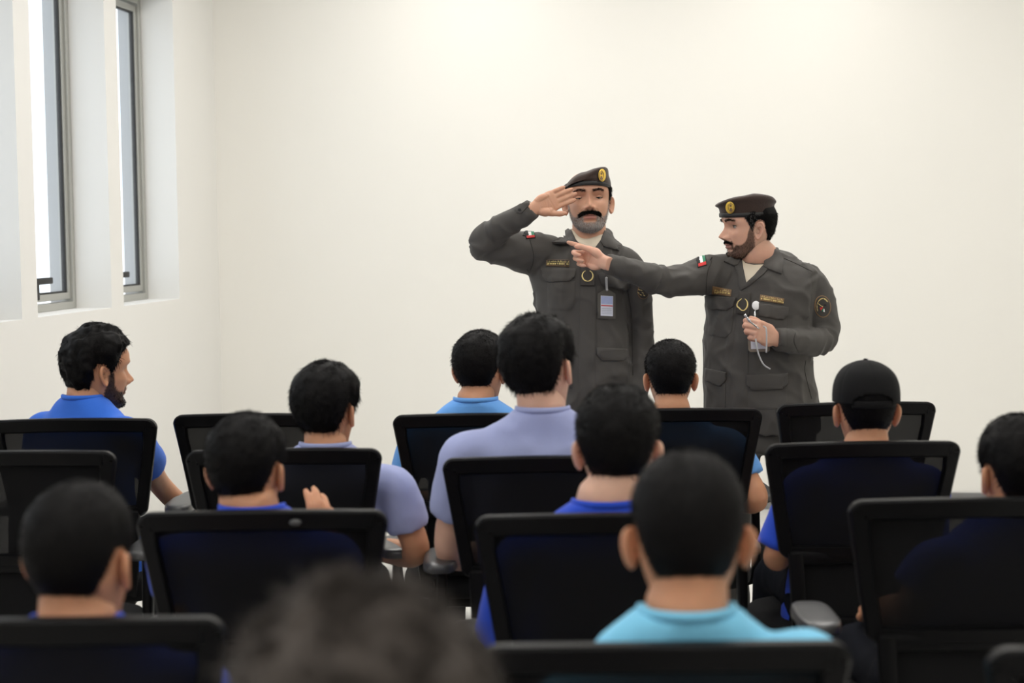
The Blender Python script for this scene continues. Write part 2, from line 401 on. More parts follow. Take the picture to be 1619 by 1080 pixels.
# ------------------------------------------------------------------ office chair (local: faces +Y, origin on the floor)
def back_curve(z):
    """y of the back's centre line"""
    t = (z - 0.50) / 0.51
    return -0.215 - 0.055*t - 0.02*math.sin(math.pi*min(1, max(0, t)))*(-1) * 1.0
def back_pt(u, z, off=0):
    """u across in metres"""
    return (u, back_curve(z) + 0.45*u*u + off, z)
def outline(hw_t, hw_b, z0, z1, r, n=8, arch=0.008):
    pts = []
    for (cx, cz, a0) in ((hw_t - r, z1 - r, 0), (-hw_t + r, z1 - r, 90), (-hw_b + r, z0 + r, 180), (hw_b - r, z0 + r, 270)):
        for i in range(n + 1):
            a = math.radians(a0 + 90*i/n); pts.append((cx + r*math.cos(a), cz + r*math.sin(a)))
    out = []
    for i in range(len(pts)):
        p, q = np.array(pts[i]), np.array(pts[(i+1) % len(pts)]); d = np.linalg.norm(q - p); k = max(1, int(d/0.05))
        for j in range(k): out.append(p + (q - p)*j/k)
    out = np.array(out)
    top = out[:, 1] > (z0 + z1)/2
    out[top, 1] += arch*(1 - (out[top, 0]/hw_t)**2)
    return out
def ring_frame(g, O, w, thick, fz=None):
    """rounded-rect section swept round a closed outline O in (u,z); w inward width"""
    n = len(O); t = np.roll(O, -1, 0) - np.roll(O, 1, 0); t /= np.linalg.norm(t, axis=1, keepdims=True)
    inn = np.stack([-t[:, 1], t[:, 0]], 1)
    sec = [(0, -.35), (.12, -.5), (.88, -.5), (1, -.3), (1, .3), (.88, .5), (.12, .5), (0, .35)]
    V = []
    for (a, b) in sec:
        ww = w if fz is None else w*fz(O)
        Q = O + inn*(a*(ww if np.isscalar(ww) else ww[:, None]))
        V.append([back_pt(q[0], q[1], b*thick) for q in Q])
    V = np.array(V); m_ = len(sec); F = []
    for j in range(m_):
        for i in range(n):
            k = (i+1) % n; l = (j+1) % m_
            F.append((j*n+i, j*n+k, l*n+k, l*n+i))
    g.add(V.reshape(-1, 3), F)
def make_chair():
    root = empty('office_chair')
    O = outline(0.253, 0.212, 0.70, 1.004, 0.028)
    g = Geo(); ring_frame(g, O, 0.034, 0.032, fz=lambda o: 1.0 + 0.25*(o[:, 1] > 0.96)); obj('back_frame', g, M['plastic'], root, smooth='angle')
    g = Geo(); nu, nv = 21, 13; V = []
    for j in range(nv):
        z = 0.715 + (0.985 - 0.715)*j/(nv-1); hw = 0.202 + (0.238-0.202)*j/(nv-1)
        for i in range(nu): V.append(back_pt(-hw + 2*hw*i/(nu-1), z, 0.004))
    g.add(V, grid_faces(nu, nv, False)); obj('back_mesh', g, M['mesh'], root)
    # lower bracket: inverted U below the back, curving under the seat
    g = Geo()
    for s in (-1, 1):
        tube(g, [(s*0.172, back_curve(0.72)+0.0, 0.715), (s*0.168, back_curve(0.62)-0.01, 0.62), (s*0.160, back_curve(0.5)+0.0, 0.50), (s*0.13, -0.13, 0.415), (s*0.06, -0.02, 0.41)],
             [(.020, .014)]*5, n=10, sub=4, pw=0.6)
    rbox(g, (-0.190, back_curve(0.71)-0.012, 0.685), (0.190, back_curve(0.71)+0.016, 0.722), 0.008)
    rbox(g, (-0.165, back_curve(0.53)-0.012, 0.505), (0.165, back_curve(0.53)+0.012, 0.545), 0.008)
    obj('back_bracket', g, M['plastic'], root, smooth='angle')
    g = Geo(); V = []
    for j in range(7):
        z = 0.535 + 0.16*j/6
        for i in range(9): V.append((-0.155 + 0.31*i/8, back_curve(z)+0.006, z))
    g.add(V, grid_faces(9, 7, False)); obj('lumbar_panel', g, M['seat'], root)
    g = Geo()
    R = []
    for (z, s) in ((0.425, .80), (0.43, .96), (0.455, 1.0), (0.485, 0.985), (0.502, 0.90), (0.508, 0.6), (0.509, 0.05)):
        R.append((0, 0.035, z, 0.245*s, 0.245*s, 0, 0.55))
    rings(g, R, n=48, sub=3); obj('seat', g, M['seat'], root)
    g = Geo(); rbox(g, (-0.13, -0.13, 0.385), (0.13, 0.13, 0.425), 0.012)
    tube(g, [(0.12, 0.05, 0.405), (0.26, 0.07, 0.40)], [0.006, 0.006], n=8, sub=2); obj('seat_mechanism', g, M['plastic'], root, smooth='angle')
    for s in (-1, 1):
        g = Geo()
        tube(g, [(s*0.12, 0.02, 0.412), (s*0.24, 0.02, 0.412), (s*0.268, 0.02, 0.45), (s*0.270, 0.025, 0.56), (s*0.270, 0.03, 0.685)],
             [(.03, .010), (.03, .011), (.026, .013), (.025, .014), (.022, .013)], side=(0, 1, 0), n=12, sub=4, pw=0.6)
        arm = obj('armrest', g, M['plastic'], root, smooth='angle')
        g = Geo(); R = []
        for (z, q) in ((0.682, .86), (0.686, 1.0), (0.702, 1.0), (0.709, .93), (0.711, .7), (0.7115, .05)):
            R.append((s*0.272, 0.04, z, 0.045*q, 0.125*q, 0, 0.6))
        rings(g, R, n=36, sub=2); obj('armrest_pad', g, M['pad'], arm)
    g = Geo(); tube(g, [(0, 0, 0.10), (0, 0, 0.24), (0, 0, 0.241), (0, 0, 0.39)], [.028, .028, .02, .018], n=16, sub=2); obj('gas_lift', g, M['plastic'], root, smooth='angle')
    b = Geo(); tube(b, [(0, 0, 0.075), (0, 0, 0.13)], [.045, .036], n=16, sub=2)
    for k in range(5):
        a = math.radians(90 + 72*k); c, s = math.cos(a), math.sin(a)
        tube(b, [(0.02*c, 0.02*s, 0.105), (0.16*c, 0.16*s, 0.095), (0.30*c, 0.30*s, 0.073)], [(.024, .018), (.02, .014), (.015, .010)], side=(-s, c, 0), n=10, sub=3, pw=0.7)
    base = obj('star_base', b, M['plastic'], root, smooth='angle')
    cme = None
    for k in range(5):
        a = math.radians(90 + 72*k); c, s = math.cos(a), math.sin(a)
        if cme is None:
            g = Geo()
            for q in (-0.013, 0.013): tube(g, [(q-0.007, 0, 0.027), (q+0.007, 0, 0.027)], [.027, .027], side=(0, 1, 0), n=18, sub=2)
            tube(g, [(0, 0, 0.03), (0, 0, 0.075)], [.007, .007], n=8, sub=2)
            rbox(g, (-0.008, -0.02, 0.035), (0.008, 0.02, 0.058), 0.004)
            o = obj('caster', g, M['plastic'], base, smooth='angle'); cme = o.data
        else: o = bpy.data.objects.new('caster', cme); C.objects.link(o); o.parent = base
        o.location = (0.30*c, 0.30*s, 0); o.rotation_euler = (0, 0, a + 0.7*k)
    return root
def copy_tree(o, parent=None):
    c = o.copy(); C.objects.link(c); c.parent = parent
    for ch in list(o.children): copy_tree(ch, c)
    return c
def depth_of(px, py, z):
    a, b = 0.5, 9.0
    for _ in range(50):
        m_ = (a + b)/2
        if P(px, py, m_)[2] > z: a = m_
        else: b = m_
    return (a + b)/2
CH = {}
def place_chair(key, xl, xr, ytop, label, rz=0.0, dep=None):
    v = dep or depth_of((xl+xr)/2, ytop, 1.008)
    q = P((xl + xr)/2, ytop, v)
    o = proto if not CH else copy_tree(proto)
    c = Vector((q[0], v, 0)) - Matrix.Rotation(rz, 3, 'Z') @ Vector((0, back_curve(1.0) - 0.012, 0))
    o.location = (c[0], c[1], 0); o.rotation_euler = (0, 0, rz)
    CH[key] = (c[0], c[1], v, rz)
    tag(o, label, 'chair', 'black mesh-backed office chairs in rows')
proto = make_chair()
R_ = math.radians
place_chair('A1', -22, 242, 664, 'black mesh office chair holding the bearded man in royal blue, under the windows')
place_chair('A2', 268, 528, 656, 'empty black mesh office chair right of the bearded man', R_(-3))
place_chair('A3', 620, 882, 656, 'black mesh office chair of the boy in sky blue, front row below the saluting officer', R_(-2))
place_chair('A4', 948, 1206, 648, 'black mesh office chair of the crop-haired boy sitting between the two officers')
place_chair('A5', 1228, 1490, 638, 'empty black mesh office chair in the front row beyond the boy with the cap', R_(3))
place_chair('B1', -140, 182, 716, 'empty black mesh office chair at the left edge behind the bearded man')
place_chair('B2', 284, 606, 712, 'black mesh office chair of the thick-haired boy in lilac, left of centre')
place_chair('B3', 702, 1022, 724, 'black mesh office chair of the tall boy in lilac')
place_chair('B4', 1205, 1536, 701, 'black mesh office chair of the boy in the black cap', R_(2))
place_chair('C1', 212, 607, 811, 'black mesh office chair of the boy raising his hand')
place_chair('C2', 759, 1150, 816, 'black mesh office chair of the boy in deep blue with bare neck')
place_chair('C3', 1347, 1745, 791, 'black mesh office chair at the right edge, of the boy cut off by the frame')
place_chair('D1', -225, 368, 984, 'black mesh office chair at bottom left, behind the cropped boy with lit ears')
place_chair('D2', 752, 1358, 1024, 'black mesh office chair at the bottom behind the boy in the cyan shirt')
place_chair('D3', 1581, 2180, 1028, 'empty black mesh office chair peeking in at the bottom right corner')
place_chair('E1', 150, 1240, 1650, 'black mesh office chair under the nearest blurred brown-haired boy', dep=1.0)

# ------------------------------------------------------------------ heads and hands
ZN = [-1, -.95, -.843, -.713, -.6, -.45, -.3, 0, .18, .42, .75, .9, 1]
TW = [.085, .083, .0745, .071, .0695, .069, .0700, .0725, .0770, .0815, .089, .094, .097]
TF = [.088, .083, .070, .076, .085, .090, .088, .085, .094, .104, .103, .104, .105]
TB = [.080, .078, .072, .070, .071, .074, .080, .086, .092, .100, .108, .112, .114]
TC = [.050, .046, .037, .018, .008, .001, -.002, -.005, -.005, -.005, -.003, 0, 0]
ZC0, ZH = -.003, .115
TOPK = [1.0]
def head_surface(a, zn, feat=1.0, jaw=1.0):
    """a azimuth (0 = forward +Y, + towards +X), zn in [-1,1] -> head-local xyz"""
    s = np.sqrt(np.clip(1 - zn*zn, 0, 1)); z = ZC0 + ZH*zn
    w = interp_s(zn, ZN, TW)*s; f = interp_s(zn, ZN, TF)*s; b = interp_s(zn, ZN, TB)*s; yc = interp_s(zn, ZN, TC)
    w = w*(1 + (jaw - 1)*sstep(0.0, -.7, zn))
    sa, ca = np.sin(a), np.cos(a)
    e1 = 0.92
    x = w*np.sign(sa)*np.abs(sa)**e1
    y = yc + np.where(ca > 0, f, b)*np.sign(ca)*np.abs(ca)**np.where(ca > 0, .96, .92)
    G = lambda x0, z0, sx, sz: np.exp(-((x - x0)/sx)**2 - ((z - z0)/sz)**2)
    fr = (ca > 0)*sstep(0, .35, ca)
    ax = np.abs(x)
    d = 0
    d = d - .0105*np.exp(-((ax - .031)/.0165)**2 - ((z + .001)/.0115)**2)
    d = d - .004*np.exp(-((ax - .014)/.008)**2 - ((z - .002)/.012)**2)
    d = d + .0045*np.exp(-((ax - .028)/.020)**2 - ((z - .021)/.008)**2)
    d = d + .004*np.exp(-((ax - .046)/.016)**2 - ((z + .027)/.015)**2)
    prof = interp_s(z, [-.060, -.051, -.046, -.041, -.036, -.030, -.018, -.004, .010, .022], [0, .0, .012, .0235, .0275, .025, .0165, .0085, .0035, 0])
    sig = np.interp(z, [-.05, -.035, 0, .02], [.0120, .0108, .0070, .008])
    d = d + prof*np.exp(-(ax/sig)**2)
    d = d + .0120*np.exp(-((ax - .0145)/.0062)**2 - ((z + .041)/.0075)**2)
    d = d - .006*np.exp(-((ax - .0075)/.0035)**2 - ((z + .0475)/.003)**2)
    lw = np.exp(-(ax/.0215)**4)
    d = d + lw*(.0055*np.exp(-((z + .0625)/.0045)**2) + .0065*np.exp(-((z + .0735)/.0052)**2) - .0035*np.exp(-((z + .0678)/.0016)**2))
    d = d - .002*np.exp(-(ax/.004)**2 - ((z + .056)/.004)**2)
    d = d + .004*np.exp(-(ax/.022)**2 - ((z + .098)/.012)**2)
    d = d - .003*np.exp(-(ax/.020)**2 - ((z + .084)/.005)**2)
    d = d - .0022*np.exp(-((ax - .024 - (-.045 - z)*.5)/.004)**2)*((z < -.042) & (z > -.075))
    y = y + d*fr*feat
    z = np.where(z > .022, .022 + (z - .022)*TOPK[0], z)
    return np.stack([x, y, z], -1)
def smask(lo, hi, v): return sstep(lo, hi, v)
def hairline(a, style='short'):
    aa = np.abs(a)
    zl = interp_s(aa, [0, .5, .8, 1.05, 1.2, 1.36, 1.52, 1.78, 1.95, 2.2, 2.6, 3.15],
                  [.066, .066, .058, .040, .010, -.012, .010, .016, -.006, -.030, -.052, -.067])
    return zl
def head_geo(NU=96, NV=72, ear=1.0, jaw=1.0, beard=0.0, earout=1.0, stache=0.0):
    a = np.linspace(-np.pi, np.pi, NU, endpoint=False); ph = np.linspace(-np.pi/2*0.985, np.pi/2*0.985, NV)
    # denser columns at the front
    a = a - 0.45*np.sin(a)
    A, Z = np.meshgrid(a, np.sin(ph))
    V = head_surface(A, Z, jaw=jaw).reshape(-1, 3)
    g = Geo(); F = [(f[3], f[2], f[1], f[0]) for f in grid_faces(NU, NV)]
    n = len(V); V2 = np.vstack([V, V[:NU].mean(0), V[-NU:].mean(0)])
    F += [(n, i, (i+1) % NU) for i in range(NU)] + [(n+1, n-NU+(i+1) % NU, n-NU+i) for i in range(NU)]
    g.add(V2, F)
    X, Y, ZZ = V2[:, 0], V2[:, 1], V2[:, 2]; az = np.arctan2(X, Y + .0)
    aa = np.abs(az); ax = np.abs(X)
    fr = Y > .03
    lip = np.exp(-(ax/.022)**6)*(np.exp(-((ZZ + .0635)/.0050)**4) + np.exp(-((ZZ + .0730)/.0058)**4))*fr
    bt = beard_top(aa, ax, ZZ)
    bm_ = beard*bt
    if stache: bm_ = np.maximum(bm_, stache*np.exp(-(ax/.029)**6)*np.exp(-((ZZ + .0535 + ax*.22)/.0058)**4)*fr)
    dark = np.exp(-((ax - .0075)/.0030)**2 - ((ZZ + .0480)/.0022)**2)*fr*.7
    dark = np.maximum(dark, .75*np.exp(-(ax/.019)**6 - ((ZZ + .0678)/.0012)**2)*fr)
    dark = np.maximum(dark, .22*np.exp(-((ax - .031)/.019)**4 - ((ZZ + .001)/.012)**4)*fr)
    at = [np.clip(lip, 0, 1)*.85, np.clip(bm_, 0, 1), np.clip(dark, 0, 1)]
    # ears
    for s in (-1, 1):
        nr, na = 9, 28; V = []; dk = []
        outl = lambda t: (0.0175*(1 + .12*math.sin(t))*math.cos(t), .0315*math.sin(t))
        for side_ in (0, 1):
            for j in range(nr):
                r = (j + .6)/(nr - .4)
                for i in range(na):
                    t = 2*math.pi*i/na; u, v = outl(t); u *= r; v *= r
                    if math.sin(t) < 0: u *= 1 - .28*(-math.sin(t))
                    rim = .0075*math.exp(-((r - .86)/.12)**2)*(1 if not (abs(t - math.pi) < .5) else .3)
                    anti = .0045*math.exp(-((r - .55)/.11)**2)*(math.cos(t) < .3 or True)*(1 - .6*(abs(t-math.pi) < .7))
                    conch = -.007*math.exp(-((u + .003)/.006)**2 - ((v + .003)/.010)**2)
                    h = (rim + anti + conch) if side_ == 0 else -.0045*math.sqrt(max(0, 1 - r*r)) - .001
                    if r > .97: h = .0015 if side_ == 0 else .0005
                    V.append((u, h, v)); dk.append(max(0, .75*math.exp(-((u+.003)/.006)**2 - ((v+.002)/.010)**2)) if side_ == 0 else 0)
        V = np.array(V); F = []
        for side_ in (0, 1):
            o_ = side_*nr*na
            q = [tuple(x + o_ for x in f) for f in grid_faces(na, nr)]
            F += q if side_ == 0 else [f[::-1] for f in q]
            F.append(tuple(range(o_, o_ + na)) if side_ else tuple(reversed(range(o_, o_ + na))))
        for i in range(na):
            k = (i+1) % na; F.append(((nr-1)*na + i, (nr-1)*na + k, nr*na + (nr-1)*na + k, nr*na + (nr-1)*na + i))
        V = V*ear
        # local: u -> backwards, h -> outwards, v -> up
        fl = .62*earout; lean = .16
        vv = V[:, 2]; uu = V[:, 0] + .0175*ear
        yy = -.000 - uu*math.cos(fl) - vv*math.sin(lean)*(-1)*(-1)
        xx = .0660 + uu*math.sin(fl) + V[:, 1]*math.cos(fl) + np.where(vv > 0, vv*.10, vv*-.05*0)
        yy = yy + V[:, 1]*math.sin(fl)*1.0
        zz = -.018 + vv
        W = np.stack([s*xx, yy + .004, zz], 1)
        if s < 0: F = [f[::-1] for f in F]
        g.add(W, F)
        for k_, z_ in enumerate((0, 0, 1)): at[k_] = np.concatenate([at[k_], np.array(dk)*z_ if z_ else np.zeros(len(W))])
        lipk = np.zeros(len(W))
    return g, at
def beard_top(aa, ax, z):
    top = interp_s(aa, [0, .25, .42, .55, .75, .95, 1.12, 1.25, 1.42, 1.55, 3.2], [-.083, -.083, -.072, -.062, -.062, -.056, -.040, -.006, -.002, -.05, -.09])
    m_ = sstep(0, .008, top - z)
    m_ = m_*(aa < 1.75)
    gt = np.exp(-((ax - .027)/.0045)**2)*(z < -.052)*(z > -.09)*(aa < .9)
    return np.maximum(m_, gt)
def hair_geo(rng, thick=.010, zmax=9, NU=110, NV=80, lump=.0015, lf=45, jaw=1.0, top=0.0, wave=0.0, low=0.0, quiff=0.0):
    """hair as a closed shell over the scalp with a ragged edge"""
    a = np.linspace(-np.pi, np.pi, NU, endpoint=False); ph = np.linspace(-1.0, np.pi/2*0.99, NV)
    A, Z = np.meshgrid(a, np.sin(ph)); V = head_surface(A, Z, feat=0, jaw=jaw)
    zl = hairline(A) - low*(np.abs(A) > 1.9)
    zl = zl + .004*vnoise(np.stack([np.sin(A)*6, np.cos(A)*6, A*0], -1), 5)
    mk = V[..., 2] - zl
    c = np.array([0, -.005, .0]); N = V - c; N = N*np.array([1/.078**2, 1/.097**2, 1/.115**2]); N /= np.linalg.norm(N, axis=-1, keepdims=True)
    t = thick*(.25 + .75*sstep(0, .055, mk)) + top*sstep(.03, .09, V[..., 2])
    t = t + quiff*np.exp(-((V[..., 0])/.04)**2)*sstep(.04, .085, V[..., 1])*sstep(.04, .07, V[..., 2])
    q = V*lf
    t = t + lump*(vnoise(q, 11) + .5*vnoise(q*2.1, 12))*sstep(0, .02, mk)
    if wave:
        q2 = V*np.array([1, 1, .6])*38
        r = 1 - np.abs(vnoise(q2 + .8*vnoise(V[..., ::-1]*30, 3)[..., None], 21))
        t = t + wave*(r**2 - .4)*sstep(0, .03, mk)
    W = V + N*t[..., None]
    keep = (mk > -.001) & (V[..., 2] < zmax)
    g = Geo(); F = []
    for j in range(NV-1):
        for i in range(NU):
            k = (i+1) % NU
            if keep[j, i] and keep[j, k] and keep[j+1, i] and keep[j+1, k]:
                F.append((j*NU+k, j*NU+i, (j+1)*NU+i, (j+1)*NU+k))
    n = NU*NV
    W = np.vstack([W.reshape(-1, 3), W[-1].mean(0)])
    if zmax > 1: F += [(n, (NV-1)*NU+(i+1) % NU, (NV-1)*NU+i) for i in range(NU)]
    # inner shell so the edge is closed by depth (sits just under the skin)
    edge = {}
    for f in F:
        for x, y in zip(f, f[1:] + f[:1]): edge[(x, y)] = edge.get((x, y), 0) + 1
    bd = [(x, y) for (x, y) in edge if (y, x) not in edge]
    ids = {}; extra = []
    Vf = (V - N*.002).reshape(-1, 3)
    for x, y in bd:
        for q_ in (x, y):
            if q_ not in ids: ids[q_] = n + 1 + len(extra); extra.append(Vf[q_] if q_ < n else W[q_])
        F.append((y, x, ids[x], ids[y]))
    W = np.vstack([W] + ([np.array(extra)] if extra else []))
    used = np.zeros(len(W), bool)
    for f in F:
        for i in f: used[i] = True
    ix = np.cumsum(used) - 1
    g.add(W[used], [tuple(ix[list(f)]) for f in F])
    roots = (V + N*(t[..., None]*.75))[keep]; nrm = N[keep]; mkk = mk[keep]
    return g, roots, nrm, mkk
def strands(g, roots, nrm, n, length, rng, flow=(0, -.3, -1), lift=.5, width=.0008, curl=.3, weights=None):
    if len(roots) == 0: return g
    idx = rng.choice(len(roots), n, p=weights)
    r = roots[idx] + rng.normal(0, .0016, (n, 3)); N = nrm[idx]
    fl = np.asarray(flow, float) if np.ndim(flow) == 1 else flow[idx]
    fl = fl - N*(N*fl).sum(-1, keepdims=True)
    fl = fl/(np.linalg.norm(fl, axis=1, keepdims=True) + 1e-6) + rng.normal(0, curl, (n, 3))
    L = length*rng.uniform(.55, 1.2, n)[:, None] if np.isscalar(length) else (length[idx]*rng.uniform(.6, 1.2, n))[:, None]
    d1 = N*lift + fl*(1 - lift); d1 /= np.linalg.norm(d1, axis=1, keepdims=True) + 1e-9
    d2 = N*lift*.3 + fl; d2 /= np.linalg.norm(d2, axis=1, keepdims=True) + 1e-9
    s = np.cross(d1, N + .01); s /= np.linalg.norm(s, axis=1, keepdims=True) + 1e-9
    u = np.cross(d1, s); w = width
    p1 = r + d1*L*.5; p2 = p1 + d2*L*.5
    tri = [s, -s*.5 + u*.87, -s*.5 - u*.87]
    V = np.stack([r + tri[0]*w, r + tri[1]*w, r + tri[2]*w, p1 + tri[0]*w*.8, p1 + tri[1]*w*.8, p1 + tri[2]*w*.8, p2], 1)
    base = np.arange(n)*7
    F = []
    for f in ((0, 1, 4, 3), (1, 2, 5, 4), (2, 0, 3, 5), (3, 4, 6), (4, 5, 6), (5, 3, 6)):
        F += (base[:, None] + np.array(f)).tolist()
    return g.add(V.reshape(-1, 3), F)
def RM(yaw=0, pitch=0, roll=0):
    return np.array(Matrix.Rotation(yaw, 3, 'Z') @ Matrix.Rotation(pitch, 3, 'X') @ Matrix.Rotation(roll, 3, 'Y'))

def hand_geo(curl=(.35, .4, .45, .5), thumb=(.25, .3, .3), spread=.06, s=1.0, voxel=.0026, right=True, fcurl=None, tdir=None):
    """local: wrist at origin, +Y to the fingers, -Z palm; left hand has its thumb at +X, right hand at -X"""
    g = Geo()
    tube(g, [(0, -.035, 0), (0, 0, 0), (.002, .03, -.001), (.002, .06, -.001), (.001, .090, 0), (0, .100, 0)],
         [(.026, .019), (.027, .018), (.036, .0155), (.041, .0135), (.040, .0115), (.034, .008)], n=20, sub=4, pw=.8)
    tube(g, [(.018, .006, -.006), (.030, .032, -.011), (.030, .062, -.008)], [.012, .0165, .010], n=12, sub=4)     # thenar
    tube(g, [(-.022, .008, -.005), (-.028, .035, -.008), (-.026, .07, -.006)], [.010, .013, .009], n=12, sub=4)  # hypothenar
    bx = (.029, .0095, -.0105, -.0290); by = (.090, .095, .091, .081)
    ln = ((.042, .026, .021), (.046, .029, .022), (.042, .027, .022), (.033, .021, .019)); rd = (.0100, .0102, .0097, .0086)
    for k in range(4):
        c = fcurl[k] if fcurl else (curl[k], curl[k]*1.1, curl[k]*.8)
        ang = 0; sp = spread*(1.5 - k)
        p = np.array([bx[k], by[k] - .018, 0.0]); pts = [p.copy()]; rr = [rd[k]*.95]
        p = np.array([bx[k], by[k], 0.001]); pts.append(p.copy()); rr.append(rd[k]*1.12)
        for j in range(3):
            ang += c[j]
            d = np.array([math.sin(sp)*math.cos(ang), math.cos(sp)*math.cos(ang), -math.sin(ang)])
            pts.append(p + d*ln[k][j]*.5); rr.append(rd[k]*(.98 - .06*j))
            p = p + d*ln[k][j]; pts.append(p.copy()); rr.append(rd[k]*((1.02, .92, .55)[j]))
        tube(g, pts, rr, n=12, sub=4)
        ball(g, pts[-1] - d*.002, rd[k]*.74, n=10)
    a0, a1, a2 = thumb   # abduction, bends
    d = norm(tdir) if tdir is not None else norm((math.sin(.75 + a0), math.cos(.75 + a0), -.35))
    p = np.array([.022, .020, -.006]); pts = [p, p + d*.022, p + d*.040]; rr = [.0135, .013, .0118]
    d2 = norm(d + np.array([-.9*a1, .5*a1, -.5*a1])); q = pts[-1]; pts += [q + d2*.016, q + d2*.031]; rr += [.0108, .0112]
    d3 = norm(d2 + np.array([-.8*a2, .5*a2, -.4*a2])); q = pts[-1]; pts += [q + d3*.013, q + d3*.025]; rr += [.0102, .0065]
    tube(g, pts, rr, n=12, sub=4); ball(g, pts[-1] - d3*.002, .0078, n=10)
    g = remesh(g, voxel, 3)
    V = g.V.copy()
    # palm creases
    cr = .0012*np.exp(-((V[:, 1] - .066 - .25*V[:, 0])/.0022)**2) + .0012*np.exp(-((V[:, 1] - .050 + .35*V[:, 0] - 6*V[:, 0]**2)/.0022)**2) \
        + .0012*np.exp(-((V[:, 0] - .008 - .28*(V[:, 1] - .02))/.002)**2)*(V[:, 1] < .062)*(V[:, 1] > .012)
    pm = (V[:, 2] < -.004)*(np.abs(V[:, 0]) < .036)*(V[:, 1] < .09)*(V[:, 1] > .005)
    V[:, 2] += cr*pm
    if right:
        V[:, 0] *= -1; g.f = [f[::-1] for f in g.f]
    g.v = [V*s]
    return g
def hand_frame(W, D, palm):
    """matrix placing a hand: wrist W, fingers along D, palm facing palm"""
    Y = norm(D); Zv = -norm(palm - Y*np.dot(palm, Y)); X = np.cross(Y, Zv)
    m_ = np.eye(4); m_[:3, 0] = X; m_[:3, 1] = Y; m_[:3, 2] = Zv; m_[:3, 3] = W
    return m_
HAND_R = hand_geo(voxel=.0042, right=True, curl=(.3, .35, .4, .45))
HAND_L = hand_geo(voxel=.0042, right=False, curl=(.3, .35, .4, .45))

def folds(g, bones, torso=None, seed=0, tamp=.004):
    """cloth folds along the normals; bones: (p0,p1,radius,amp0,amp1,freq)"""
    V = g.V.copy(); N = g.normals(); best = np.full(len(V), 1e9); D = np.zeros(len(V))
    if torso is not None:
        q = V*np.array([15, 15, 5.0]) + seed
        q = q + .9*vnoise(V*7 + 3, seed)[:, None]
        r = 1 - np.abs(vnoise(q, seed + 1))
        q2 = np.stack([V[:, 0]*8 + V[:, 2]*7, V[:, 1]*9, V[:, 2]*10 - V[:, 0]*5], 1)
        r2 = 1 - np.abs(vnoise(q2, seed + 2))
        D = tamp*((r**2 - .45) + .8*(r2**3 - .3))
    for (p0, p1, rad, a0, a1, fr) in bones:
        p0, p1 = np.asarray(p0, float), np.asarray(p1, float); ax = p1 - p0; L = np.linalg.norm(ax); ax = ax/L
        t = (V - p0) @ ax; tc = np.clip(t/L, 0, 1); c = V - p0 - np.outer(t, ax); dist = np.linalg.norm(V - p0 - np.outer(tc*L, ax), axis=1)
        e1 = norm(np.cross(ax, (.3, .2, .9))); e2 = np.cross(ax, e1)
        an = np.arctan2(c @ e2, c @ e1)
        q = np.stack([t*fr + .55*np.sin(an + seed) + .35*np.sin(2*an), np.cos(an)*.9, np.sin(an)*.9], 1)
        r = 1 - np.abs(vnoise(q + seed*3.1, seed + 5))
        amp = a0 + (a1 - a0)*tc
        d = amp*(r**1.6 - .45)
        sel = (dist < rad*1.45) & (dist/rad < best)
        D = np.where(sel, d, D); best = np.where(sel, dist/rad, best)
    V += N*D[:, None]; g.v = [V]
    return g
def shoe(g, ax, ay, yaw, z=0, s=1.0, mi=0):
    c, sn = math.cos(yaw), math.sin(yaw)
    R = []
    for (zz, a, b, oy, pw) in ((0, .040, .122, .05, .8), (.012, .046, .137, .05, .8), (.03, .045, .133, .05, .85), (.055, .040, .108, .032, .9), (.08, .037, .072, .004, 1), (.11, .038, .050, -.018, 1)):
        R.append((ax - sn*oy*s, ay + c*oy*s, z + zz*s, a*s, b*s, yaw, pw))
    rings(g, R, n=28, sub=3, mi=mi)
    return g

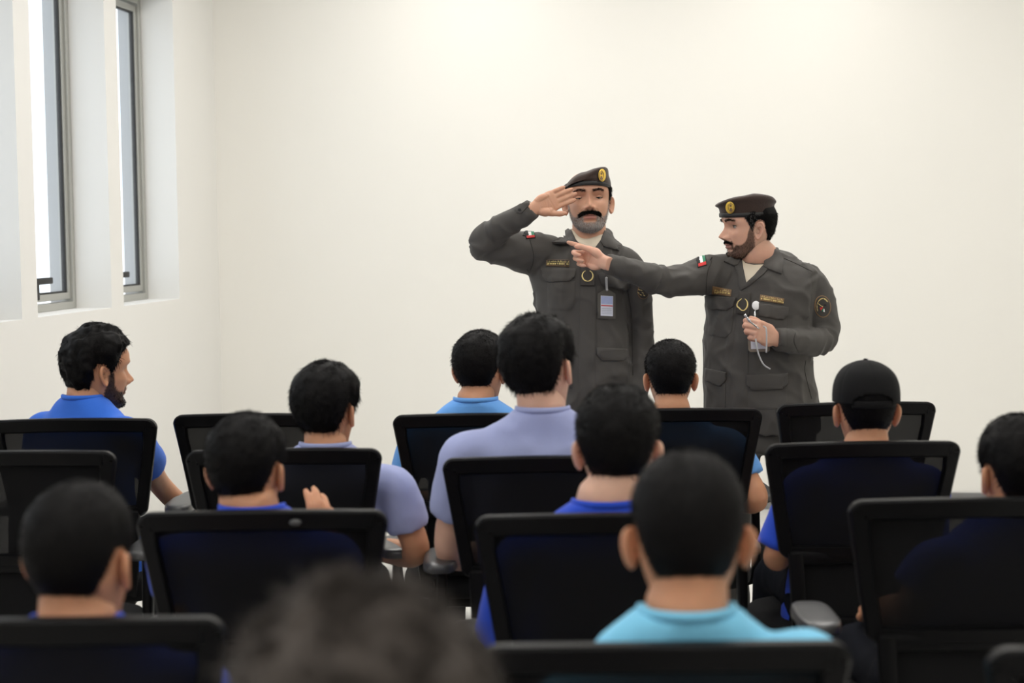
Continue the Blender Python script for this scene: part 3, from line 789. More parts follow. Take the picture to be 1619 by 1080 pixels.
# ------------------------------------------------------------------ seated students
def limb(g, J, rad, **k): return tube(g, J, rad, n=14, sub=5, **k)
def head_on(body, at, hg, hat, R, O, s):
    Mx = np.eye(4); Mx[:3, :3] = R*s; Mx[:3, 3] = O
    n0 = body.n; body.merge(hg, Mx)
    for k in range(3): at[k] = np.concatenate([at[k], np.zeros(n0 - len(at[k])), hat[k]])
    return Mx
def student(key, chair, hx, ytop, yaw, s=1.0, hair='crop', top='royal', skin=0, label='', collar=None, sw=.37, pitch=0, roll=0,
            dv=.19, elbows=None, hands=None, torso_yaw=0, beard=0, sleeve=.62, lean=0.0, vox=.009, shw=1.0, slope=0.0, jaw=1.0, earout=1.0, haircol='hair', nstr=5200, hip_dx=0, wide=1.0, raised=None, crownadd=0):
    cx, cy, cv, crz = CH[chair]
    v = cv + dv
    th = dict(crop=.011, fade=.007, thick=.020, curly=.024, messy=.026, cap=.006)[hair]
    crown = P(hx, ytop, v) - np.array([0, 0, th + crownadd])
    R = RM(math.radians(yaw), math.radians(pitch), math.radians(roll))
    O = crown - R @ np.array([0, -.01, .112])*s
    root_xy = np.array([cx + hip_dx, cy - .06, 0])
    root = empty('person', tuple(root_xy))
    tag(root, label, 'person', 'seated students in blue shirts')
    hg, hat = head_geo(88, 64, jaw=jaw, beard=beard, earout=earout)
    at = [np.zeros(0)]*3
    NB = P(collar[0], collar[1], v - .03) if collar else O + np.array([0, -.02, -.185])*s
    hip = np.array([cx + hip_dx, cy - .035, .56])
    # --- skeleton
    ty = math.radians(torso_yaw); c, sn = math.cos(ty), math.sin(ty)
    sh = {}
    for q, sg in (('l', -1), ('r', 1)):
        sh[q] = NB + np.array([sg*c*sw/2, sg*sn*sw/2, -.098 - slope*sg]) + np.array([0, .0, 0])
    el = {}; ha = {}
    for q, sg in (('l', -1), ('r', 1)):
        el[q] = P(*elbows[q]) if elbows and q in elbows else sh[q] + np.array([sg*.03, .12, -.23])
        el[q][2] = max(el[q][2], .50)
        ha[q] = P(*hands[q]) if hands and q in hands else np.array([hip[0] + sg*.10, hip[1] + .30, .655])
    g = Geo(); armg = Geo()
    for q, sg in (('l', -1), ('r', 1)):
        if raised == q: ha[q] = el[q]*.0 + ha[q]
        mid = (el[q] + ha[q])/2
        limb(armg, [sh[q] + np.array([-sg*.03, .01, -.01]), sh[q] + np.array([-sg*.008, .005, -.006]), (sh[q]+el[q])/2, el[q], mid + norm(mid - sh[q])*.004, ha[q]], [.030, .038, .040*wide, .037*wide, .036*wide, (.026, .021)])
    # --- neck and trunk skin
    nb0 = O + R @ np.array([0, -.022, -.03])*s; nb1 = O + R @ np.array([0, -.026, -.09])*s
    tube(armg, [nb0, nb1, NB + np.array([0, .008, .012]), NB + np.array([0, .016, -.04]), NB + np.array([0, .02, -.08])], [(.052*s, .055*s), (.054*s, .056*s), (.061, .057), (.058, .042), (.05, .03)], n=28, sub=5)
    rings(armg, [(hip[0], hip[1]+.02, .52, .12, .08, ty), (hip[0], hip[1]+.02, .66, .11, .07, ty), ((hip[0]+NB[0])/2, (hip[1]+NB[1])/2+.02, .80, .11, .065, ty), (NB[0], NB[1]+.02, NB[2]-.15, .12, .05, ty), (NB[0], NB[1]+.02, NB[2]-.08, .06, .035, ty)], n=24)
    for q, sg in (('l', -1), ('r', 1)):     # legs inside the trousers
        kn = hip + np.array([sg*.12, .43, -.035]); an = np.array([hip[0] + sg*.13, hip[1] + .50, .10])
        limb(armg, [hip + np.array([sg*.08, 0, -.03]), (hip + kn)/2 + np.array([sg*.03, 0, 0]), kn, (kn+an)/2, an], [.06, .06, .045, .04, .03])
    armg = remesh(armg, .0085, 2)
    g.merge(armg)
    for q, sg, HG in (('l', -1, HAND_L), ('r', 1, HAND_R)):
        D = norm(ha[q] - el[q])
        if raised == q: D = norm(np.array([.15, .1, 1])); Fm = hand_frame(ha[q] , D, np.array([-.5, .8, 0]))
        else: Fm = hand_frame(ha[q] + D*.0, norm(D + np.array([-sg*.5, .3, -.25])), np.array([0, 0, -1.]))
        g.merge(HG, Fm)
    at = [np.zeros(g.n) for _ in range(3)]
    Mx = head_on(g, at, hg, hat, R, O, s)
    org = np.array([root_xy[0], root_xy[1], 0])
    obj('body', g, SK[skin], root, attrs=dict(lip=at[0], beard=at[1], dark=at[2]), origin=org)
    rng = np.random.default_rng(abs(hash(key)) % 1000 + 7 if False else sum(map(ord, key)) + 3)
    # --- hair
    HP = dict(crop=dict(thick=.011, lump=.0018), fade=dict(thick=.006, lump=.0006), thick=dict(thick=.019, lump=.0022, wave=.0022, top=.003),
              curly=dict(thick=.019, lump=.006, wave=.009, top=.006, quiff=.012), messy=dict(thick=.024, lump=.006, wave=.006), cap=dict(thick=.006, lump=.0006))[hair]
    hh, roots, nrm, mk = hair_geo(rng, jaw=jaw, low=.012 if hair in ('thick', 'messy') else .018 if hair == 'curly' else .004, **HP)
    fl = np.stack([roots[:, 0]*.8, roots[:, 1]*.6, -np.clip(.10 - roots[:, 2], 0.02, .1)*6], 1)
    if hair in ('thick', 'messy', 'curly'):
        sw_ = roots*40; fl = fl + np.stack([vnoise(sw_, 1), vnoise(sw_, 2), vnoise(sw_, 3)], 1)*.6
    L = {'crop': .010, 'fade': .005, 'thick': .020, 'curly': .018, 'messy': .035, 'cap': .006}[hair]
    strands(hh, roots, nrm, nstr, L, rng, flow=fl, lift=.45 if hair in ('crop', 'fade') else .28, width=.0006 if hair != 'messy' else .0008, curl=.22)
    o = Geo(); o.merge(hh, Mx); obj('hair', o, M[haircol], root, origin=org)
    if beard:
        bg = Geo(); Vh = hg.V; Nh = hg.normals(); w = hat[1]; ok = np.where(w > .3)[0]
        strands(bg, Vh[ok], Nh[ok], 2600, .006, rng, flow=(0, .1, -1), lift=.4, width=.0004, weights=w[ok]/w[ok].sum())
        o = Geo(); o.merge(bg, Mx); obj('beard', o, M['hair'], root, origin=org)
    # --- shirt
    sg_ = Geo(); dz = NB[2]
    def lerp(z): t = np.clip((z - .50)/(dz - .50), 0, 1); return hip*(1-t) + NB*t
    R_r = []
    for (z, a, b, pw) in ((.475, .10, .08, .9), (.485, .168, .115, .85), (.56, .172*wide, .115, .85), (.66, .162*wide, .105, .85), (dz - .24, .160*shw*wide, .098, .85),
                      (dz - .16, sw/2 - .010, .095, .85), (dz - .100, sw/2 - .006, .084, .85), (dz - .060, sw/2 - .034, .074, .9), (dz - .024, .112, .068, 1), (dz + .002, .076, .065, 1), (dz + .008, .068, .062, 1), (dz + .008, .05, .05, 1)):
        cc = lerp(z); R_r.append((cc[0], cc[1] + (.0 if z < dz-.06 else .006), z, a, b, ty, pw))
    rings(sg_, R_r, n=44, sub=3)
    bones = []
    for q, sg in (('l', -1), ('r', 1)):
        e = sh[q] + (el[q] - sh[q])*sleeve
        # sleeve end
        ln_ = [NB + np.array([sg*c*.05, sg*sn*.05, -.100]), sh[q] + np.array([-sg*.012, 0, -.002]), sh[q]*.65 + e*.35, e]
        tube(sg_, ln_, [.050, .052, .058*wide, .063*wide], n=24, sub=5)
        bones.append((sh[q], e, .075, .002, .004, 16))
    sg_ = remesh(sg_, vox, 4)
    folds(sg_, bones, torso=1, seed=sum(map(ord, key)) % 17, tamp=.0035); sg_.smooth(1)
    shirt = obj('shirt', sg_, M[top], root, origin=org)
    # collar rib following the neckline
    cg = Geo(); pts = []
    for i in range(29):
        a = 2*math.pi*i/28; pts.append(NB + np.array([.0670*math.cos(a), .006 + .0635*math.sin(a), .007 - .014*math.sin(a)*(math.sin(a) > 0)]))
    tube(cg, pts, [(.0042, .0075)]*len(pts), side=(1, 0, 0), n=8, sub=2, cap=False)
    obj('shirt_collar', cg, M[top], shirt, origin=org)
    # --- trousers and shoes
    tg = Geo()
    rings(tg, [(hip[0], hip[1], .468, .10, .09, 0, .8), (hip[0], hip[1]+.01, .475, .165, .13, 0, .8), (hip[0], hip[1], .56, .168, .125, 0, .8), (hip[0], hip[1], .62, .15, .11, 0, .8)], n=32)
    for q, sg in (('l', -1), ('r', 1)):
        kn = hip + np.array([sg*.12, .43, -.035]); an = np.array([hip[0] + sg*.13, hip[1] + .50, .09])
        tube(tg, [hip + np.array([sg*.085, -.02, -.012]), (hip + kn)/2 + np.array([sg*.02, 0, .0]), kn, (kn*.5+an*.5) + np.array([0, .01, 0]), an], [.080, .078, .066, .060, .060], n=20, sub=5)
    tg = remesh(tg, .013, 3); folds(tg, [], torso=1, seed=5, tamp=.003)
    obj('trousers', tg, M['trousers'], root, origin=org)
    for q, sg in (('l', -1), ('r', 1)):
        g2 = Geo(); shoe(g2, hip[0] + sg*.13, hip[1] + .50, -sg*.12, 0); obj('shoe', g2, M['shoe'], root, origin=org)
    return root, Mx, O, org, NB
# ------------------------------------------------------------------ who sits where
student('A1', 'A1', 151, 512, -58, s=1.06, hair='curly', top='royal', skin=0, beard=.95, collar=(132, 630), sw=.37, dv=.27, pitch=-2,
        elbows=dict(r=(252, 765, 5.62)), hands=dict(r=(335, 850, 5.85)), torso_yaw=-28,
        label='bearded young man with wavy black hair in a royal blue t-shirt, face turned right')
student('A3', 'A3', 757, 522, -20, s=.98, hair='crop', top='sky', skin=0, collar=(752, 634), sw=.36,
        elbows=dict(l=(640, 790, 5.3)), label='short-haired boy in a plain sky blue t-shirt, farthest row, left of the saluting officer')
student('A4', 'A4', 1060, 537, -2, s=.96, hair='crop', top='sky', skin=0, collar=(1062, 652), sw=.36,
        elbows=dict(r=(1196, 792, 5.3)), label='crop-haired boy seen between the two officers, his shirt hidden behind his chair back')
student('B2', 'B2', 513, 571, -20, s=.97, hair='thick', top='lilac', skin=0, collar=(514, 706), sw=.37, dv=.19,
        elbows=dict(r=(657, 874, 4.55)), hip_dx=.04, torso_yaw=-4, label='thick-haired boy in a lilac-blue t-shirt left of centre, elbow on his armrest')
student('B3', 'B3', 842, 497, -24, s=1.04, hair='thick', top='lilac', skin=1, collar=(858, 650), sw=.41, dv=.19, roll=-6, wide=1.08,
        elbows=dict(l=(712, 872, 4.42)), torso_yaw=-4, label='tall boy with a full head of black hair in lilac, overlapping the saluting officer')
r_, Mx_, O_, org_, NB_ = student('B4', 'B4', 1370, 577, 0, s=1.0, hair='cap', top='deep', skin=0, collar=(1371, 706), sw=.34, sleeve=.9,
        elbows=dict(l=(1228, 880, 4.5), r=(1460, 880, 4.5)), label='boy wearing a black baseball cap, sitting right of the pointing officer')
CAPBOY = (r_, Mx_, org_)
student('C1', 'C1', 386, 652, -12, s=.97, hair='crop', top='deep', skin=0, collar=(398, 806), sw=.35, raised='r',
        elbows=dict(r=(545, 990, 3.75), l=(300, 960, 3.6)), hands=dict(r=(502, 893, 3.88)), label='crop-haired boy with fingers of his right hand raised above his chair back')
student('C2', 'C2', 976, 609, -8, s=1.03, hair='crop', top='deep', skin=1, collar=(958, 798), sw=.35, dv=.18, sleeve=.98,
        elbows=dict(l=(796, 1010, 3.55)), label='crop-haired boy in a deep blue t-shirt with bare neck, just below the saluting officer')
student('C3', 'C3', 1614, 655, 8, s=1.0, hair='crop', top='deep', skin=0, collar=(1610, 812), sw=.35, elbows=dict(l=(1440, 960, 3.6)), label='dark-haired boy cut off by the right edge of the photo')
student('D1', 'D1', 119, 760, -14, s=1.0, hair='fade', top='deep', skin=0, collar=(120, 985), sw=.36, dv=.15, label='boy with a short fade haircut at bottom left, ears glowing orange')
student('D2', 'D2', 1088, 712, -2, s=1.02, hair='fade', top='cyan', skin=0, collar=(1086, 970), sw=.34, dv=.15, slope=-.026, elbows=dict(r=(1262, 1140, 2.6)), earout=1.25, label='close-cropped boy in a bright cyan t-shirt in the foreground, ears sticking out')
student('E1', 'E1', 566, 922, 5, s=1.02, hair='messy', top='royal', skin=0, sw=.40, dv=.26, haircol='hairbrown', nstr=7000, label='nearest boy, only a blurred mop of brownish black hair at the bottom edge')

# ------------------------------------------------------------------ officers
class Surf:
    """ray casts pixels of the photograph onto a built surface"""
    def __init__(s, g): s.t = BVHTree.FromPolygons([tuple(v) for v in g.V], g.f)
    def hit(s, px, py, near=None):
        d = P(px, py, 1.0) - CAM; d = norm(d)
        loc, n, i, dist = s.t.ray_cast(Vector(CAM), Vector(d))
        if loc is None:
            loc, n, i, dist = s.t.find_nearest(Vector(P(px, py, near or 6.1)))
        n = np.array(n)
        if n @ d > 0: n = -n
        return np.array(loc), n, d
class Plane:
    def __init__(s, v): s.v = v
    def hit(s, px, py, near=None): return P(px, py, s.v), np.array([0, -1., 0]), norm(P(px, py, 1.) - CAM)
def patch(name, poly, surf, th, m_, parent, org, off=0.0, cell=3.0, near=None, mi=None, flat=False, hold=False):
    """a piece of cloth or metal lying on a surface: outline in photo pixels, real thickness"""
    bm = bmesh.new(); vs_ = [bm.verts.new((x, y, 0)) for x, y in poly]; bm.faces.new(vs_)
    xs = [p[0] for p in poly]; ys = [p[1] for p in poly]
    x = min(xs) + cell
    while x < max(xs) - cell*.3:
        bmesh.ops.bisect_plane(bm, geom=bm.verts[:] + bm.edges[:] + bm.faces[:], plane_co=(x, 0, 0), plane_no=(1, 0, 0)); x += cell
    y = min(ys) + cell
    while y < max(ys) - cell*.3:
        bmesh.ops.bisect_plane(bm, geom=bm.verts[:] + bm.edges[:] + bm.faces[:], plane_co=(0, y, 0), plane_no=(0, 1, 0)); y += cell
    bmesh.ops.recalc_face_normals(bm, faces=bm.faces[:])
    bm.verts.index_update()
    pts = [v.co[:2] for v in bm.verts]; bnd = [v.is_boundary for v in bm.verts]
    fs = [[v.index for v in f.verts] for f in bm.faces]; be = [(e.verts[0].index, e.verts[1].index) for e in bm.edges if e.is_boundary]
    bm.free()
    H = [surf.hit(px, py, near) for px, py in pts]
    L = np.array([h[0] for h in H]); N = np.array([h[1] for h in H]); D = np.array([h[2] for h in H])
    if len(N) > 6: N = N*.4 + N.mean(0)*.6
    N /= np.linalg.norm(N, axis=1, keepdims=True)
    if hold:      # stiff: fit a plane
        c = L.mean(0); u, s_, vt = np.linalg.svd(L - c); n = vt[2]; n = n*np.sign(n @ -D[0])
        t = ((c - L) @ n)/(D @ n); L = L + D*t[:, None]; N = np.tile(n, (len(L), 1)); L = L + n*(np.max((np.array([h[0] for h in H]) - c) @ n))
    b = np.array(bnd)
    top = L + N*(off + np.where(b, th*.55, th))[:, None]; bot = L + N*(off - (0.004 if not hold else 0.0))
    g = Geo(); n = len(L); F = [tuple(f) for f in fs]
    F += [tuple(reversed([i + n for i in f])) for f in fs] + [(a, c, c + n, a + n) for a, c in be]
    g.add(np.vstack([top, bot]), F)
    return obj(name, g, m_, parent, origin=org, smooth='angle')
def line_px(name, pts, surf, r, m_, parent, org, off=0.0, closed=False, near=None):
    """thin cord or seam lying on the surface"""
    g = Geo(); lines = pts if isinstance(pts[0], list) else [pts]
    for l in lines:
        Q = catmull(np.array(l, float), 5) if len(l) > 2 else np.linspace(l[0], l[1], 8)
        W = [surf.hit(x, y, near) for x, y in Q]
        tube(g, [w[0] + w[1]*(off + r*.4) for w in W], [r]*len(W), n=6, sub=1)
    return obj(name, g, m_, parent, origin=org)
def glyphs(name, x0, y0, x1, y1, rows, surf, m_, parent, org, off, seed, skew=0.0, th=.0006, near=None):
    """embroidered script: short raised strokes in rows, first row joined letters, second row capitals"""
    rnd = random.Random(seed); g = Geo(); h = (y1 - y0)/rows
    def stroke(a, b, w):
        pa, pb = surf.hit(*a, near), surf.hit(*b, near)
        tube(g, [pa[0] + pa[1]*(off + th), pb[0] + pb[1]*(off + th)], [(w, th)]*2, n=5, sub=1)
    for r in range(rows):
        yb = y0 + (r + .80)*h; x = x0 + .5; yt = y0 + (r + .22)*h
        sk = lambda x_: (x_ - x0)*skew
        while x < x1 - 1.2:
            if rnd.random() < .16: x += 1.1; continue
            w = rnd.uniform(.9, 1.7); px = .00062
            if r % 2 == 0:     # joined script on a base line with risers and dots
                stroke((x, yb + sk(x)), (x + w, yb + sk(x + w)), px)
                if rnd.random() < .65: stroke((x + w*.6, yb + sk(x)), (x + w*.5, yt + rnd.uniform(0, .4)*h + sk(x)), px)
                if rnd.random() < .4: stroke((x + w*.3, yb + .22*h + sk(x)), (x + w*.3 + .4, yb + .22*h + sk(x)), px)
            else:
                stroke((x + .2, yb + sk(x)), (x + .2, yt + sk(x)), px)
                if rnd.random() < .7: stroke((x + w*.8, yb + sk(x)), (x + w*.8, yt + sk(x)), px)
                stroke((x + .2, (yt if rnd.random() < .5 else (yt+yb)/2) + sk(x)), (x + w*.8, (yt+yb)/2*1.0 + sk(x)), px)
            x += w + .25
    return obj(name, g, m_, parent, origin=org)
def cr(off, sc): return lambda pts: [(off[0] + x/sc, off[1] + y/sc) for x, y in pts]
c1 = cr((720, 240), 4.7588); c2 = cr((720, 420), 4.5); c3 = cr((1040, 290), 5.059); c4 = cr((1040, 450), 4.319); c8 = cr((1120, 430), 6.355)
cb = cr((885, 260), 8.31); ch = cr((1125, 300), 9.0)
def ell(cx, cy, rx, ry, n=24, rot=0): return [(cx + rx*math.cos(t)*math.cos(rot) - ry*math.sin(t)*math.sin(rot), cy + rx*math.cos(t)*math.sin(rot) + ry*math.sin(t)*math.cos(rot)) for t in [2*math.pi*i/n for i in range(n)]]

def officer(label, v, root_px, eye_px, eyeside, R, s, jacket_fn, skin, greys, beret_rings, slit, hands, NBp, root_v=None):
    rp = P(root_px, 640, v); org = np.array([rp[0], rp[1], 0]); root = empty('person', tuple(org)); tag(root, label, 'person', 'uniformed officers by the back wall')
    TOPK[0] = .84 if greys else .87
    eye = P(eye_px[0], eye_px[1], v - .08)
    O = eye - R @ np.array([eyeside*.031, .078, 0])*s
    hg, hat = head_geo(190, 150, beard=.80, jaw=1.04, ear=1.02, stache=.9)
    Mx = np.eye(4); Mx[:3, :3] = R*s; Mx[:3, 3] = O
    rng = np.random.default_rng(11)
    # ---- jacket
    jg, bones, trunk = jacket_fn()
    jg = remesh(jg, .0058, 4); folds(jg, bones, torso=1, seed=3 if greys else 8, tamp=.0115); jg.smooth(1, .3)
    surf = Surf(jg); jacket = obj('jacket', jg, M['cloth'], root, origin=org)
    # ---- body: trunk and arms inside the clothes, neck, hands, head
    bg = Geo(); trunk(bg)
    NB = np.array(NBp)
    nb0 = O + R @ np.array([0, -.020, -.03])*s; nb1 = O + R @ np.array([0, -.022, -.085])*s
    tube(bg, [nb0, nb1, (nb1 + NB)/2 + np.array([0, -.004, 0]), NB, NB + np.array([0, .01, -.08])], [(.054*s, .058*s), (.058*s, .060*s), (.062, .062), (.069, .066), (.10, .06)], n=40, sub=6)
    bg = remesh(bg, .007, 2)
    for HG, Fm in hands: bg.merge(HG, Fm)
    at = [np.zeros(bg.n) for _ in range(3)]; head_on(bg, at, hg, hat, R, O, s)
    body = obj('body', bg, skin, root, attrs=dict(lip=at[0], beard=at[1], dark=at[2]), origin=org)
    hb = BVHTree.FromPolygons([tuple(q) for q in hg.V], hg.f)
    # ---- eyes
    for sd in (-1, 1):
        hit = hb.ray_cast(Vector((sd*.031, .3, -.0005)), Vector((0, -1, 0)))[0]
        ec = np.array([sd*.0312, hit.y - .0098, -.0008]); r_ = .0122
        e = Geo(); ball(e, (0, 0, 0), r_, n=28)
        Vv = e.V; look = norm((0, 1, -.28 if slit > 1 else 0.0)); fc = np.array([Vv[list(f)].mean(0) for f in e.f]); fc /= np.linalg.norm(fc, axis=1, keepdims=True)
        e.mi = [1 if (q @ look) > .90 else 0 for q in fc]; Mh = Mx.copy(); Mh[:3, 3] = Mx[:3, :3] @ ec + Mx[:3, 3]
        o = Geo(); o.merge(e, Mh); eye_o = obj('eye', o, [M['eyewhite'], M['iris']], root, origin=org)
        for nm, up, el0 in (('upper_eyelid', 1, (-.12 if slit > 1 else .30)), ('lower_eyelid', -1, -.52)):
            l = Geo(); V = []; na, nb_ = 22, 9
            for j in range(nb_):
                for i in range(na):
                    aa = math.pi*(i/(na-1)) ; 
                    e0 = el0*(math.sin(aa)**.8)
                    if up > 0: ph = math.pi/2 + (e0 - math.pi/2)*j/(nb_-1)
                    else: ph = -math.pi/2 + (e0 + math.pi/2)*j/(nb_-1)
                    rr = r_ + .0014
                    V.append((rr*1.18*math.cos(ph)*math.cos(aa), rr*math.cos(ph)*math.sin(aa), rr*math.sin(ph)))
            l.add(V, grid_faces(na, nb_, False))
            o = Geo(); o.merge(l, Mh); obj(nm, o, skin, eye_o, origin=org)
        if True:
            l = Geo(); el0 = (-.12 if slit > 1 else .30); pts = [((r_+.0016)*1.18*math.cos(el0*math.sin(a)**.8)*math.cos(a), (r_+.0019)*math.cos(el0*math.sin(a)**.8)*math.sin(a), (r_+.0016)*math.sin(el0*math.sin(a)**.8)) for a in np.linspace(.25, math.pi-.25, 14)]
            tube(l, pts, [.0011]*14, n=6, sub=1); o = Geo(); o.merge(l, Mh); obj('eyelashes', o, M['hair'], eye_o, origin=org)
    # ---- eyebrows, moustache, beard
    Vh = hg.V; Nh = hg.normals(); ax = np.abs(Vh[:, 0]); zz = Vh[:, 2]; fr = Vh[:, 1] > .03
    def hairpart(name, w, n, length, flow, m_, lift=.35, width=.0005, curl=.25):
        w = np.where(fr | (name in ('beard', 'beard_grey')), w, 0); w = np.where(w > .15, w, 0)
        b_ = Geo(); strands(b_, Vh, Nh, n, length, rng, flow=flow, lift=lift, width=width, curl=curl, weights=w/w.sum())
        o = Geo(); o.merge(b_, Mx); obj(name, o, m_, root, origin=org)
    brow = np.exp(-((zz - .0195 - .003*np.exp(-((ax-.034)/.01)**2) + .10*np.clip(ax-.036, 0, 1))/.0026)**2)*(ax > .010)*(ax < .050)
    fl = np.stack([np.sign(Vh[:, 0]), 0*ax, .25 + 0*ax], 1)
    hairpart('eyebrows', brow, 800, .0060, fl, M['hair'], lift=.10, width=.0004, curl=.15)
    mc = -.0545 - .30*np.clip(ax - .012, 0, 1)
    st = np.exp(-((zz - mc)/(.0050 if greys else .0030))**4)*(ax < (.034 if greys else .028))
    fl = np.stack([np.sign(Vh[:, 0])*np.clip(ax/.018, .2, 1.3), 0*ax, -.75 + 0*ax], 1)
    hairpart('moustache', st, 3200 if greys else 1100, .0088 if greys else .005, fl, M['hair'], lift=.30 if greys else .2, width=.00055, curl=.16)
    w = hat[1]*(1 - st)
    hairpart('beard', w, 1100 if greys else 3400, .0055, (0, .05, -1), M['hair'], lift=.35, width=.00035)
    if greys: hairpart('beard_grey', w, 6500, .0058, (0, .05, -1), M['hairgrey'], lift=.4, width=.0004)
    # ---- hair under the beret
    hh, roots, nrm, mk = hair_geo(rng, zmax=.055 if greys else .076, thick=.008, lump=.0008, NU=150, NV=100, low=.008)
    sel = roots[:, 2] < .044; fl2 = np.stack([roots[:, 0]*.3, -roots[:, 1]*0 - .5, -1 + 0*roots[:, 0]], 1)
    strands(hh, roots[sel], nrm[sel], 5000, .009, rng, flow=fl2[sel], lift=.22, width=.0005, curl=.15)
    if not greys:
        tmp = (np.abs(np.abs(np.arctan2(roots[:, 0], roots[:, 1])) - 1.35) < .25) & sel
        gg = Geo(); strands(gg, roots[tmp], nrm[tmp], 260, .006, rng, flow=fl2[tmp], lift=.2, width=.0003)
        o = Geo(); o.merge(gg, Mx); obj('hair_grey', o, M['hairgrey'], root, origin=org)
    o = Geo(); o.merge(hh, Mx); obj('hair', o, M['hair'], root, origin=org)
    # ---- beret
    bt = Geo(); V = []; nn = 96; A = catmull(np.array(beret_rings, float), 6)
    an = np.linspace(0, 2*np.pi, nn, endpoint=False)
    for cx, cy, cz, a, b, tx, tyy, lump in A:
        x = cx + a*np.cos(an); y = cy + b*np.sin(an)
        q = np.stack([np.cos(an)*1.3, np.sin(an)*1.3, 0*an + cz*22], 1)
        r_ = 1 + lump*vnoise(q*1.6, 4)
        x = cx + (x - cx)*r_; y = cy + (y - cy)*r_
        V.append(np.stack([x, y, cz + tx*x + tyy*y + lump*.12*vnoise(q*1.3 + 9, 6)], 1))
    nr = len(V); V = np.concatenate(V + [V[-1].mean(0, keepdims=True)])
    bt.add(V, grid_faces(nn, nr) + [(nr*nn, (nr-1)*nn + i, (nr-1)*nn + (i+1) % nn) for i in range(nn)])
    o = Geo(); o.merge(bt, Mx); bsurf = Surf(o); beret = obj('beret', o, M['beret'], root, origin=org)
    br = beret_rings[0]; b2 = Geo(); pts = []
    for t in np.linspace(0, 2*np.pi, 61):
        x, y = br[0] + (br[3] + .001)*math.cos(t), br[1] + (br[4] + .001)*math.sin(t); pts.append((x, y, br[2] + .006 + br[5]*x + br[6]*y))
    tube(b2, pts, [(.0026, .0080)]*61, side=(1, 0, 0), n=8, sub=1, cap=False)
    o = Geo(); o.merge(b2, Mx); obj('beret_band', o, M['beretband'], beret, origin=org)
    TOPK[0] = 1.0
    return root, org, surf, bsurf, beret, jacket, Mx
def badge(beret, bsurf, org, cx, cy, rx, ry, rot=0):
    patch('badge', ell(cx, cy, rx, ry, 28, rot), bsurf, .0028, M['gold'], beret, org, off=.0015, cell=2.5, hold=True)
    bs = [o for o in beret.children if o.name.startswith('badge')][0]
    sf_ = Geo(); sf_.add(np.array([v.co[:] for v in bs.data.vertices]) + org, [list(p.vertices) for p in bs.data.polygons]); bsurf = Surf(sf_)
    # falcon relief: body, two wings, tail, red breast
    c, s_ = math.cos(rot), math.sin(rot)
    q = lambda x, y: (cx + (x*rx)*c - (y*ry)*s_, cy + (x*rx)*s_ + (y*ry)*c)
    L = [[q(-.15, -.62), q(-.55, -.35), q(-.55, .25), q(-.25, .55)], [q(.15, -.62), q(.55, -.35), q(.55, .25), q(.25, .55)], [q(-.1, -.7), q(.15, -.75), q(.05, -.3)],
         [q(-.35, .72), q(0, .85), q(.35, .72)]]
    line_px('badge_wings', L, bsurf, .0009, M['goldrim'], bs, org, off=.0004)
    patch('badge_shield', ell(*q(0, -.28), rx*.26, ry*.20, 12), bsurf, .0012, M['goldrim'], bs, org, off=.0003, cell=5)
    patch('badge_tail', [q(-.2, .1), q(.2, .1), q(.34, .62), q(0, .72), q(-.34, .62)], bsurf, .0010, M['goldrim'], bs, org, off=.0003, cell=5)
def flag(poly, surf, root, org):
    """poly: four corners, top-left, top-right, bottom-right, bottom-left"""
    a, b, c, d = [np.array(p, float) for p in poly]
    f = patch('flag_patch', [tuple(a), tuple(b), tuple(c), tuple(d)], surf, .0025, M['black'], root, org, off=.001)
    e = .09; L = lambda u, w: tuple((a*(1-u) + b*u)*(1-w) + (d*(1-u) + c*u)*w)
    def cell_(nm, u0, u1, w0, w1, m_): patch(nm, [L(u0, w0), L(u1, w0), L(u1, w1), L(u0, w1)], surf, .0012, m_, f, org, off=.0035, cell=2.5)
    cell_('black_stripe', e, .34, e, .68, M['black']); cell_('white_stripe', .34, .62, e, .70, M['white'])
    cell_('green_stripe', .62, 1-e, e, .70, M['green']); cell_('red_stripe', e, 1-e, .70, .96, M['red'])
def laurel(cx, cy, rx, ry, surf, parent, org, off):
    g = Geo()
    for sg in (-1, 1):
        pts = []; rr = []
        for k in range(15):
            t = k/14; a = math.radians(100 - 168*t) if sg > 0 else math.radians(80 + 168*t)
            x, y = cx + rx*math.cos(a), cy + ry*math.sin(a); h = surf.hit(x, y); pts.append(h[0] + h[1]*off); rr.append((.0006 + .0019*math.sin(math.pi*min(1, t*.85 + .1)), .0012))
        tube(g, pts, rr, side=(0, 0, 1), n=8, sub=2)
    return obj('laurel_emblem', g, M['goldthread'], parent, origin=org)

Vd = 6.2
def j(px, py, dv=0): return P(px, py, Vd + dv)
